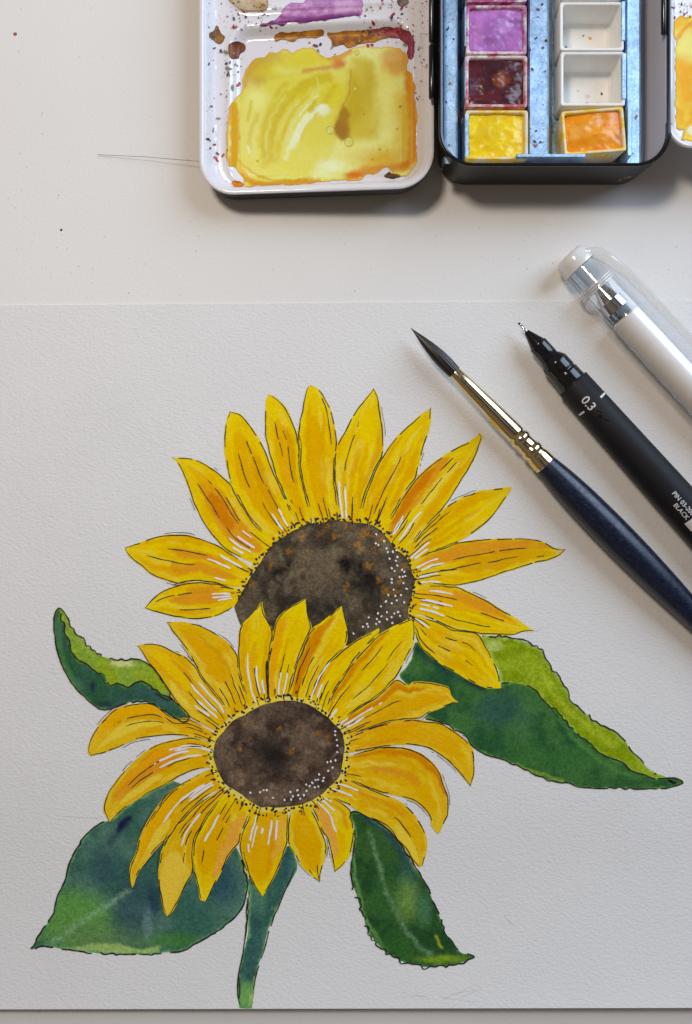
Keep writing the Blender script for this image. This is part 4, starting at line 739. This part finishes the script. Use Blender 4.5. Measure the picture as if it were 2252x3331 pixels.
# two glassy bubbles in the puddle
for bx, by, br in ((877, 784, 24), (990, 855, 27), (1037, 318, 16), (1027, 536, 10)):
    q = []
    for rr, zz, cc in ((1.0, .017, 0), (.80, .022, 1), (.5, .025, 1), (.02, .026, 1)):
        a = np.linspace(0, 2 * math.pi, 16, endpoint=False)
        q.append(LP(np.c_[600 + (bx + br * rr * np.cos(a)) * k1, (by + br * 1.1 * rr * np.sin(a)) * k1], zz))
    v, f = loft(q); cols = np.vstack([np.tile(A(96, 124, 84), (16, 1)), np.tile(A(190, 186, 84), (48, 1))]); build('paint_bubble', v, f, M_puddle, LID, cols)

# tin body
BX0, BX1, BY0, BY1, BH = 2.60, 9.02, 9.62, 22.0, 1.92
lp = tin_shell(BX0, BX1, BY0, BY1, 0.95, BH, .12, TIN, .4, None, ('tin_body', ''))
BODY = [o for o in TIN.children][-1]
rimv = loft([lp(.03, BH - .12), lp(0.0, BH - .10), lp(-.02, BH - .06), lp(-.01, BH - .01), lp(.03, BH + .01), lp(.075, BH - .01), lp(.10, BH - .06), lp(.105, BH - .12)])
build('rolled_rim', rimv[0], rimv[1], M_blackgloss, BODY)
iv = loft([lp(.10, BH - .09), lp(.12, BH - .3), lp(.14, .45), lp(.2, .2), lp(.35, .12)], False, True); build('inner_wall', iv[0], iv[1], M_white, BODY)
# folded sheet steel insert that holds the pans
prof = [(2.76, 1.05), (2.78, 1.40), (2.82, 1.44), (3.10, 1.44), (3.16, 1.41), (3.30, .95), (3.32, .72), (3.36, .66), (5.12, .66), (5.16, .70), (5.17, 1.38), (5.21, 1.44), (5.68, 1.44), (5.75, 1.40), (5.93, .95), (5.96, .70), (6.0, .66), (7.88, .66), (7.92, .70), (7.93, 1.38), (7.97, 1.43), (8.30, 1.43), (8.36, 1.38), (8.38, .5)]
ya, yb = BY0 + .24, BY1 - .25
pr = np.array(prof); V = []
for yy in np.linspace(ya, yb, 40):
    wv = (vnoise(np.arange(len(pr)) * 1.7 + 3, np.full(len(pr), yy * .9)) - .5) * .012; V.append(np.c_[pr[:, 0], np.full(len(pr), yy), pr[:, 1] + wv])
V = np.vstack(V); F = grid_faces(40, len(pr))
INS = build('metal_insert', V, F, M_galv, BODY, smooth=False)
def tab(px0, px1, py0, py1, z0, z1, mat=M_galv, name='clip_tab'):
    x0, y1, _ = P(px0, py0, z1); x1, y0, _ = P(px1, py1, z1); v, f = boxm(x0, x1, y0, y1, z0, z1, .012); return build(name, v, f, mat, BODY)
tab(1680, 1905, 500, 511, 1.3, 1.84)
for py0, py1 in ((-150, 0), (168, 322), (345, 506)): tab(2024 + (18 if py0 > 300 else 0), 2038 + (18 if py0 > 300 else 0), py0 + 4, py1, .9, 1.74)
tab(2022, 2035, 3, 132, .9, 1.74)
for py0, py1 in ((-140, -10), (20, 150), (185, 320)): tab(1512, 1524, py0, py1, .9, 1.70)
tab(1513, 1526, 368, 510, .9, 1.72)
# slots punched in the left flank of the insert
for sy in (20, 180, 370):
    a = P(1497, sy, 1.3); b = P(1508, sy + 45, 1.2); v = [(3.17, a[1], 1.405), (3.20, a[1], 1.30), (3.25, b[1], 1.13), (3.21, b[1], 1.25)]
    build('punched_slot', np.array(v) + np.array([.012, 0, .012]), [(0, 1, 2, 3)], M_blackgloss, INS, smooth=False)
# hinges with dark pins
def hinge(x, y0, y1, z, r):
    a = np.linspace(0, 2 * math.pi, 14, endpoint=False); ys_ = [y0, y0, y0 + .03, y1 - .03, y1, y1]; rs = [.001, r * .8, r, r, r * .8, .001]
    v = np.vstack([np.c_[x + q * np.cos(a), np.full(14, yy), z + q * np.sin(a)] for yy, q in zip(ys_, rs)]); return v, grid_faces(6, 14, True)
for (px, p0, p1, z) in ((1405, -260, 138, 1.62), (1405, 146, 322, 1.62)):
    x, yt, _ = P(px, p0, z); _, yb_, _ = P(px, p1, z); v, f = hinge(x, yb_, yt, z, .085); build('hinge', v, f, M_blackgloss, TIN)
for (px, p0, p1) in ((2160, -200, 112),):
    x, yt, _ = P(px, p0, 1.9); _, yb_, _ = P(px, p1, 1.9); v, f = hinge(x, yb_, yt, 1.9, .08); build('hinge', v, f, M_blackgloss, TIN)
# second mixing tray folded out on the right
TX0, TX1, TY0, TY1, TH = 8.98, 15.2, 10.20, 21.8, .36; TZ = 1.42
def tlp(i, z): return np.c_[rrect(TX0 + i, TX1 - i, TY0 + i, TY1 - i, max(.72 - i, .12), 10), np.full(44, z + TZ)]
tv = loft([tlp(.30, 0.0), tlp(.12, .02), tlp(.05, .10), tlp(.0, TH - .08), tlp(-.015, TH - .03), tlp(.02, TH), tlp(.07, TH - .01), tlp(.11, TH - .07)], True)
TRAY = build('mixing_tray', tv[0], tv[1], M_white, TIN)
def tray_z(x, y):
    e = -sdr(x, y, TX0, TX1, TY0, TY1, .72); return TZ + .29 - .18 * sstep(.10, .32, e)
pts, fc = cdt(np.array(tlp(.11, 0))[:, :2], .08, .12); build('mixing_surface', np.c_[pts, tray_z(pts[:, 0], pts[:, 1])], fc, M_white, TRAY)
def TP(p, dz=0.0):
    p = np.asarray(p, float); zz = np.full(len(p), 1.6)
    for _ in range(3):
        k = (D - zz) / D / S; x = (p[:, 0] - CX) * k; y = (CY - p[:, 1]) * k; zz = tray_z(x, y)
    return np.c_[x, y, zz + dz]
def r2(l): return [(1350 + a / 1.7417, b / 1.7417) for a, b in l]
patch('paint_puddle', r2([(1500,90),(1540,110),(1600,80),(1700,60),(1800,60),(1800,790),(1571,800),(1530,800),(1500,790),(1525,740),(1490,735),(1480,640),(1475,440),(1480,260),(1465,150)]), A(222,186,60), A(214,160,16), [('ell', (2240,150,40,50), A(226,212,120), 20, .8), ('ell', (2230,280,26,80), A(216,150,4), 20, .8), ('line', r2([(1490,220),(1530,160),(1580,120)]), A(206,120,20), 6, .8, 5), ('ell', (2210,440,14,20), A(220,150,50), 6, .8), ('ell', (2250,425,12,16), A(236,220,190), 4, .9)], .014, 5, TRAY, TP, M_puddle)
sp = splat(45, (2180, 5, 2250, 60), TP, .8, 3.5); build('paint_splatter', sp[0], sp[1], M_dry, TRAY, sp[2], kind='stuff')
# white hinge rail of the tray with paint on it
x0, yt, _ = P(2168, 100, 1.9); x1, yb_, _ = P(2194, 400, 1.9); v, f = hinge((x0 + x1) / 2, yb_, yt, 1.80, .11); RAIL = build('hinge_rail', v, f, M_white, TRAY)

# splashes of paint on the insert, the inner wall and the black front of the tin
def IP(p, dz=0.0): p = np.asarray(p, float); k = (D - 1.45) / D / S; return np.c_[(p[:, 0] - CX) * k, (CY - p[:, 1]) * k, np.full(len(p), 1.452 + dz * .5)]
dk = [A(60, 60, 66), A(80, 84, 88), A(110, 60, 80), A(120, 90, 60), A(50, 50, 56)]
ps = [splat(26, (1436, 4, 1478, 480), IP, .6, 4.0, None, dk), splat(48, (1724, 4, 1782, 500), IP, .6, 5, None, dk + [A(130, 80, 110), A(140, 130, 60)]), splat(16, (2046, 4, 2080, 500), IP, .8, 4.4, None, dk + [A(150, 110, 30)])]
V, F = merge([(a, b) for a, b, c in ps]); build('paint_splatter', V, F, M_dry, INS, np.vstack([c for a, b, c in ps]), kind='stuff')
def IW(p, dz=0.0):
    p = np.asarray(p, float); x = np.full(len(p), 8.89); out = []
    for px, py in p:
        k = (8.885) / max(px - CX, 1); z = D - k * S * D; z = min(max(z, .3), 1.75); out.append((8.885 - .012, (CY - py) * (D - z) / D / S, z))
    return np.array(out)
q = P(2030, 560, 1.2)
ps = []
for px, pz, r in ((2041, .98, .05), (2030, .90, .03), (2018, .78, .028), (2022, .70, .022)):
    xx = (px - CX) / S * .97; a = np.linspace(0, 2 * math.pi, 8, endpoint=False); v = np.c_[xx + r * 1.3 * np.cos(a), np.full(8, BY0 + .035), pz + r * np.sin(a)]; v = np.vstack([[(xx, BY0 + .02, pz)], v]); ps.append((v, [(0, 1 + i, 1 + (i + 1) % 8) for i in range(8)]))
V, F = merge(ps); build('paint_drips', V, F, M_dry, BODY, np.tile(A(176, 130, 50), (len(V), 1)), kind='stuff')

# ------------------------------------------------------------------ half pans (each one lifts out)
def pan_mat(stain):
    t = NT('stained_pan_plastic'); st = tuple(float(q_) for q_ in stain); mid = tuple(.76 * .55 + q_ * .45 for q_ in st); dk_ = tuple(q_ * .7 for q_ in st)
    return t.set(t.ramp(t.noise(2.6, 6, 0.7), [(0.36, (.76, .75, .71)), (0.47, mid), (0.56, st), (0.72, dk_)]), 0.4)
def pan(px0, px1, py0, py1, label, cake=None, rot=0.0, zr=1.72, stain=None, layers=(), glossy=M_cake):
    cx, cy, _ = P((px0 + px1) / 2, (py0 + py1) / 2, zr); k = (D - zr) / D / S; hw, hh = (px1 - px0) / 2 * k, (py1 - py0) / 2 * k
    r = root('paint_pan', (cx, cy, zr - 1.0), label, 'paint pan', 'half pans clipped in the tin')
    c, s = math.cos(R(rot)), math.sin(R(rot))
    def lp_(i, z, rr=.07): q = rrect(-hw + i, hw - i, -hh + i, hh - i, rr, 4); return np.c_[cx + q[:, 0] * c - q[:, 1] * s, cy + q[:, 0] * s + q[:, 1] * c, np.full(len(q), z)]
    fl = zr - .92
    v, f = loft([lp_(.10, zr - 1.0), lp_(.08, zr - .98), lp_(.015, zr - .03), lp_(.028, zr - .005), lp_(.055, zr), lp_(.085, zr - .006), lp_(.105, zr - .03), lp_(.17, fl + .06), lp_(.23, fl)], True, True)
    # refine rim so stains have room
    cup = build('pan_cup', v, f, pan_mat(stain) if stain is not None else M_panw, r)
    if cake is not None:
        c1, c2 = cake; i0 = .10
        ol = rrect(-hw + i0, hw - i0, -hh + i0, hh - i0, .08, 4); p_, f_ = cdt(ol, .035, .2)
        h = (fbm(p_[:, 0] * 2.0 + cx * 7, p_[:, 1] * 3.0 + cy * 5, 4) - .5) * .12; h = h - .05 * np.hypot(p_[:, 0] / hw, p_[:, 1] / hh) ** 2
        w_ = np.c_[cx + p_[:, 0] * c - p_[:, 1] * s, cy + p_[:, 0] * s + p_[:, 1] * c, zr - .045 + h]
        n = sstep(.35, .65, fbm(p_[:, 0] * 2.5 + cx, p_[:, 1] * 2.5 + cy, 4))[:, None]; col = np.array(c1) * (1 - n) + np.array(c2) * n
        for (ux, uy, ur, uc, ua) in layers:
            m = (sstep(ur, ur * .3, np.hypot(p_[:, 0] - ux * hw, p_[:, 1] - uy * hh) + (fbm(p_[:, 0] * 6, p_[:, 1] * 6, 3) - .5) * .4) * ua)[:, None]; col = col * (1 - m) + np.asarray(uc) * m
        build('paint_cake', w_, f_, glossy, r, col)
    return r, (cx, cy, fl, hw, hh, c, s)
def panmess(r, info, items):
    cx, cy, fl, hw, hh, c, s = info; V = []; F = []; C = []; n = 0
    for (ux, uy, rr, col) in items:
        x, y = cx + ux * hw, cy + uy * hh; a = np.linspace(0, 2 * math.pi, 10, endpoint=False); q = rr * (1 + rng.uniform(-.35, .35, 10))
        v = np.vstack([[(x, y, fl + .012)], np.c_[x + q * np.cos(a), y + q * np.sin(a), np.full(10, fl + .005)]]); V.append(v); F += [[i + n for i in (0, 1 + j, 1 + (j + 1) % 10)] for j in range(10)]; n += 11; C.append(np.tile(col, (11, 1)))
    build('paint_residue', np.vstack(V), F, M_dry, r, np.vstack(C), kind='stuff')
PUR = A(150, 92, 160)
pan(1515, 1716, -160, 9, 'purple stained paint pan cut off by the top of the photo', (A(96, 44, 92), A(130, 60, 120)), stain=A(150, 60, 110))
pan(1515, 1716, 14, 178, 'pan of matt lilac purple paint', (A(142, 88, 156), A(166, 108, 176)), stain=A(160, 80, 120), layers=[(.3, .2, .25, A(176, 130, 190), .5)])
pan(1513, 1718, 178, 350, 'pan of dark maroon paint with yellow smeared on its near rim', (A(52, 16, 26), A(80, 22, 34)), stain=A(170, 80, 90), layers=[(.15, .1, .28, A(130, 60, 16), .7), (-.8, -.1, .3, A(80, 60, 90), .6), (.0, .8, .3, A(60, 30, 50), .5)])
pan(1513, 1720, 356, 520, 'pan of bright lemon yellow paint nearest the tin front', (A(212, 178, 4), A(222, 190, 20)), stain=A(214, 180, 30), layers=[(-.3, .3, .5, A(196, 160, 10), .6)])
r_, inf = pan(1822, 2026, -170, 2, 'white paint pan cut off by the top of the photo', None)
r_, inf = pan(1820, 2032, 4, 166, 'empty white paint pan with an olive smear in its corner', None); panmess(r_, inf, [(-.45, -.45, .16, A(170, 160, 40)), (-.3, -.4, .1, A(180, 170, 60)), (.2, .2, .05, A(200, 150, 50)), (-.55, -.2, .05, A(90, 100, 60)), (0, .3, .03, A(110, 100, 80)), (-.1, -.5, .03, A(90, 90, 60))])
r_, inf = pan(1822, 2036, 166, 346, 'empty white paint pan with pale purple and ochre drops', None); panmess(r_, inf, [(.08, -.45, .09, A(180, 150, 190)), (.1, -.1, .06, A(200, 180, 200)), (-.5, -.5, .05, A(170, 130, 40)), (.45, -.4, .07, A(220, 190, 100)), (.55, .0, .04, A(80, 80, 80)), (-.2, .1, .03, A(190, 170, 110))])
pan(1829, 2036, 352, 500, 'pan of orange ochre paint sitting askew', (A(206, 120, 8), A(216, 140, 22)), rot=4.5, zr=1.76, stain=A(214, 180, 50), layers=[(-.55, 0, .28, A(220, 160, 70), .6), (-.2, .2, .15, A(222, 170, 90), .4), (.75, -.3, .22, A(170, 110, 20), .7), (.2, .55, .2, A(190, 120, 20), .6)])

# ------------------------------------------------------------------ pens and brush (turned about their own axis)
class Axis:
    def __init__(s, p0, p1, z0, z1):
        a = Vector(P(*p0, z0)); b = Vector(P(*p1, z1)); s.o = a; s.L = (b - a).length; s.d = (b - a).normalized()
        s.p = Vector((-s.d.y, s.d.x, 0)).normalized()
        if s.p.x < 0: s.p = -s.p
        s.u = s.d.cross(s.p).normalized()
        if s.u.z < 0: s.u = -s.u
    def pt(s, t, r, th):        # th 0 = upwards, positive toward the upper right
        return s.o + s.d * t + (s.p * math.sin(th) + s.u * math.cos(th)) * r
def turn(ax, prof, n=40, wob=0.0):
    V = [];
    for (t, r) in prof:
        for j in range(n):
            th = 2 * math.pi * j / n; V.append(tuple(ax.pt(t, r * (1 + (wob * math.sin(th * 19 + t * 1.2) * math.sin(th * 5 + 1) if wob else 0)), th)))
    return V, grid_faces(len(prof), n, True)
def spl(pts, n=40):
    p = catmull(pts, 0.05); return [tuple(x) for x in resample(p, n)]
# --- paintbrush
AX = Axis((1336, 1066), (2252, 1996), .57, .505)
BR = root('paintbrush', P(1765, 1504, 0), 'round paintbrush with dark bristles, gold ferrule and dark blue wooden handle', 'paintbrush')
v, f = turn(AX, spl([(0, .004), (.2, .04), (.5, .105), (.95, .178), (1.35, .208), (1.7, .202), (1.95, .18)], 30), 84, .035); build('bristles', v, f, M_hairb, BR)
fp = [(1.83, .17), (1.84, .19), (1.86, .197), (2.5, .222), (3.4, .262), (4.35, .292), (4.40, .285), (4.44, .262), (4.48, .285), (4.55, .318), (4.62, .318), (4.68, .29), (4.72, .278), (4.90, .290), (4.96, .300), (5.0, .33), (5.07, .338), (5.14, .325), (5.19, .30), (5.24, .305), (5.34, .338), (5.62, .348), (5.63, .34)]
v, f = turn(AX, fp, 44); build('ferrule', v, f, M_brass, BR)
hp = spl([(5.60, .325), (5.9, .37), (6.5, .43), (7.3, .475), (8.6, .495), (9.6, .48), (10.6, .44), (11.8, .37), (13.5, .28), (16, .21), (19, .17)], 60) + [(19.05, .1), (19.06, .001)]
v, f = turn(AX, hp, 40); build('handle', v, f, M_handle, BR)
# --- fineliner
AX = Axis((1687, 1050), (1862.6 + 700 * .667, 1246 + 700 * .745), .49, .62)
FL = root('fineliner_pen', P(1862, 1246, 0), 'matt black fineliner pen without cap, fine metal nib and white lettering', 'pen')
c_ = 1 / S
v, f = turn(AX, [(0, .001), (.01, .03), (.10, .034), (.11, .042), (.40, .045)], 16); build('nib', v, f, M_steel, FL)
v, f = turn(AX, [(0, .002), (-.005, .02), (.0, .03), (.06, .034), (.08, .03)], 12); build('nib_tip', v, f, M_penfront, FL)
v, f = turn(AX, [(.34, .03), (.345, .075), (.37, .085), (.80, .235), (.83, .245), (.84, .27), (.86, .277), (1.36, .285), (1.38, .27), (1.39, .30), (1.56, .395), (1.60, .408), (1.78, .412), (1.92, .414), (1.95, .400), (1.99, .400), (2.02, .420), (2.05, .428), (2.30, .43), (2.36, .44), (2.40, .45)], 48); build('grip_section', v, f, M_penfront, FL)
T0 = 2.38
v, f = turn(AX, [(T0, .42), (T0 + .004, .485), (T0 + .02, .495), (T0 + 2, .525), (T0 + 4.2, .56), (T0 + 6.5, .575), (T0 + 9.0, .57), (T0 + 9.02, .4), (T0 + 9.03, .001)], 56); build('barrel', v, f, M_penbody, FL)
def brad(t): return float(np.interp(t - T0, [0, 2, 4.2, 6.5, 9], [.495, .525, .56, .575, .57]))
def wrap(verts, ax=AX, lift=.004):     # (t along the axis, v across the barrel)
    return [tuple(ax.pt(t, brad(t) + lift, vv / brad(t))) for t, vv in verts]
def text_on(body, t, vv, size, align='LEFT'):
    cu = bpy.data.curves.new('lettering', 'FONT'); cu.body = body; cu.size = size; cu.align_x = align; cu.resolution_u = 3; cu.offset = size * 0.012
    o = bpy.data.objects.new('lettering_tmp', cu); COL.objects.link(o); dg = bpy.context.evaluated_depsgraph_get(); dg.update()
    me = o.evaluated_get(dg).to_mesh(); V = [(q.co.x, q.co.y) for q in me.vertices]; F = [list(p.vertices) for p in me.polygons]
    o.evaluated_get(dg).to_mesh_clear(); bpy.data.objects.remove(o); bpy.data.curves.remove(cu)
    return wrap([(t + a, vv + b) for a, b in V]), F
def strip(t0, t1, v0, v1, n=6):
    V = []
    for i in range(n + 1): vv = v0 + (v1 - v0) * i / n; V += [(t0, vv), (t1, vv)]
    return wrap(V), [(2 * i, 2 * i + 1, 2 * i + 3, 2 * i + 2) for i in range(n)]
SH = -.10
ps = [text_on('0.3', T0 + .50, -.20 + SH, .36), strip(T0 + .79, T0 + .85, .30 + SH, .62 + SH), strip(T0 + .79, T0 + .85, -.62 + SH, -.34 + SH)]
v, f = merge(ps); build('size_print', v, f, M_print, FL, smooth=False, kind='stuff')
ps = [text_on('PIN 03-200', T0 + 5.08, -.05 + SH, .185, 'RIGHT'), text_on('BLACK', T0 + 5.08, -.24 + SH, .185, 'RIGHT')]
v, f = merge(ps); build('lettering', v, f, M_print, FL, smooth=False, kind='stuff')
ps = [strip(T0 + 5.14, T0 + 5.44, -.36 + SH, .14 + SH)] + [strip(T0 + 5.47 + i * .045, T0 + 5.47 + i * .045 + (.022 if i % 3 else .034), -.36 + SH, .14 + SH) for i in range(24)]
v, f = merge(ps); build('barcode', v, f, M_print, FL, smooth=False, kind='stuff')
ps = []
for t, vv, a, b in ((T0 + 1.12, -.10, .10, .02), (T0 + 1.22, -.18, .06, .05), (T0 + 1.42, -.12, .08, .02), (T0 + 1.46, -.08, .03, .03)):
    q = np.linspace(0, 2 * math.pi, 10, endpoint=False); V = [(t, vv)] + [(t + a * math.cos(x), vv + b * math.sin(x) + .3 * a * math.cos(x)) for x in q]
    ps.append((wrap(V, lift=.006), [(0, 1 + i, 1 + (i + 1) % 10) for i in range(10)]))
v, f = merge(ps); build('ink_smudge', v, f, M_penfront, FL, kind='stuff')
# --- white gel pen under its clear cap
e0 = (1250 + 943 / 1.568, 750 + 128 / 1.568); e1 = (e0[0] + 900 * .677, e0[1] + 900 * .736)
AX = Axis(e0, e1, .62, .62)
GP = root('gel_pen', P(2050, 1080, 0), 'white gel pen lying in its clear plastic cap with side clip', 'pen')
v, f = turn(AX, [(-.03, .001), (-.03, .36), (.0, .43), (.06, .475), (.14, .50), (.26, .52), (.40, .54), (.46, .545), (.47, .52), (.30, .44), (.2, .001)], 48); outward(build('cap_end', v, f, M_milky, GP))
CL = 6.15
v, f = turn(AX, [(.47, .47), (.47, .555), (.50, .57), (1.10, .578), (1.13, .592), (1.16, .578), (1.20, .592), (1.23, .578), (1.28, .592), (1.31, .58), (CL - .25, .605), (CL - .22, .625), (CL, .63), (CL, .555), (CL - .3, .53), (1.3, .50), (1.22, .40), (1.18, .40), (1.1, .49), (.5, .47), (.47, .47)], 56); outward(build('cap', v, f, M_clear, GP))
v, f = turn(AX, [(1.15, .001), (1.16, .03), (1.24, .06), (1.26, .18), (1.75, .32), (1.78, .37), (2.10, .40), (2.12, .34), (2.14, .001)], 36); build('nib_cone', v, f, M_steel, GP)
v, f = turn(AX, [(2.08, .16), (2.10, .38), (2.18, .43), (2.26, .38), (2.34, .43), (2.5, .45), (2.5, .2), (2.08, .16)], 36); outward(build('grip_collar', v, f, M_clear, GP))
v, f = turn(AX, [(2.40, .001), (2.40, .40), (2.44, .455), (2.9, .47), (3.4, .475), (CL + 8, .48), (CL + 8.1, .42), (CL + 8.1, .001)], 48); build('barrel', v, f, M_barrel, GP)
for t_ in (1.13, 1.20, 1.28):
    v, f = turn(AX, [(t_ - .02, .584), (t_ - .012, .602), (t_ + .012, .602), (t_ + .02, .584), (t_ - .02, .584)], 48); outward(build('cap_ring', v, f, M_milky, GP))
# clip: a bar bowed away from the cap on the upper right
def bar(path, sec):
    V = []
    for (t, off, w_, h_) in path:
        c0 = AX.o + AX.d * t + (AX.p * math.cos(R(18)) + AX.u * math.sin(R(18))) * off; a_ = (AX.p * math.cos(R(18)) + AX.u * math.sin(R(18))); b_ = AX.d.cross(a_)
        for (q0, q1) in sec: V.append(tuple(c0 + a_ * q0 * w_ + b_ * q1 * h_))
    n_ = len(sec); F = grid_faces(len(path), n_, True) + [tuple(range(n_)), tuple(range((len(path) - 1) * n_, len(path) * n_))]
    return V, F
sec = [(math.copysign(abs(math.cos(a)) ** .6, math.cos(a)) * .5, math.copysign(abs(math.sin(a)) ** .6, math.sin(a)) * .5) for a in np.linspace(0, 2 * math.pi, 16, endpoint=False)]
v, f = bar([(.12, .20, .3, .55), (.22, .36, .42, .62), (.45, .58, .42, .62), (.9, .74, .34, .62), (1.6, .84, .28, .60), (2.6, .89, .25, .58), (4.0, .90, .23, .54), (5.0, .86, .22, .5), (5.8, .80, .24, .46), (6.1, .78, .2, .36)], sec); outward(build('clip', v, f, M_clip, GP))

# ------------------------------------------------------------------ crumbs, dots and a hair on the desk
def DP(p, dz=0.0): p = np.asarray(p, float); k = 1 / S; return np.c_[(p[:, 0] - CX) * k, (CY - p[:, 1]) * k, np.full(len(p), .004 + dz)]
def tube(px, z, r):
    p = catmull(px, 8); V = []; m = len(p)
    for i in range(m):
        zz = z(i / (m - 1)); k = (D - zz) / D / S; c0 = Vector(((p[i, 0] - CX) * k, (CY - p[i, 1]) * k, zz)); q = p[min(i + 1, m - 1)] - p[max(i - 1, 0)]; q = q / np.linalg.norm(q); nn = Vector((q[1], q[0], 0))
        for j in range(5): a = 2 * math.pi * j / 5; V.append(tuple(c0 + (nn * math.cos(a) + Vector((0, 0, 1)) * math.sin(a)) * r))
    return V, grid_faces(m, 5, True)
h1 = tube([(318,503),(400,507),(470,510),(540,516),(600,521),(660,526)], lambda t: .05 + .25 * t, .007)
o = build('hair', *h1, M_hair); o['label'] = 'long thin dark hair sticking out from under the lid'; o['category'] = 'hair'
h1 = tube([(1407,532),(1420,540),(1432,548),(1440,553)], lambda t: .6, .006)
o = build('hair', *h1, M_print); o['label'] = 'short pale fibre between lid and tin body'; o['category'] = 'hair'
def dot(x, y, r, col, label):
    v, f = blob(x, y, r, r * .95, 0, .002, 12, .1, DP, .03); o = build('paint_speck', v, f, mat_plain('speck', col, .4)); o['label'] = label; o['category'] = 'speck'
dot(50, 111, 6, A(120, 64, 30), 'round brown paint speck on the bare desk at upper left'); dot(200, 748, 4, A(20, 18, 18), 'tiny black speck on the desk left of the lid')
ps = [blob(random.uniform(10, 2240), random.uniform(640, 985), *(lambda r: (r * random.uniform(1, 2.5), r))(random.uniform(.8, 2.2)), random.uniform(0, 3), .001, 6, .3, DP) for _ in range(34)] + [blob(random.uniform(10, 620), random.uniform(60, 980), *(lambda r: (r * random.uniform(1, 2.5), r))(random.uniform(.8, 2.0)), random.uniform(0, 3), .001, 6, .3, DP) for _ in range(20)]
v, f = merge(ps); o = build('desk_crumbs', v, f, mat_plain('crumb', (.56, .53, .50), .7), smooth=False, kind='stuff'); o['label'] = 'fine grey dust and crumbs scattered over the white desk'; o['category'] = 'crumbs'
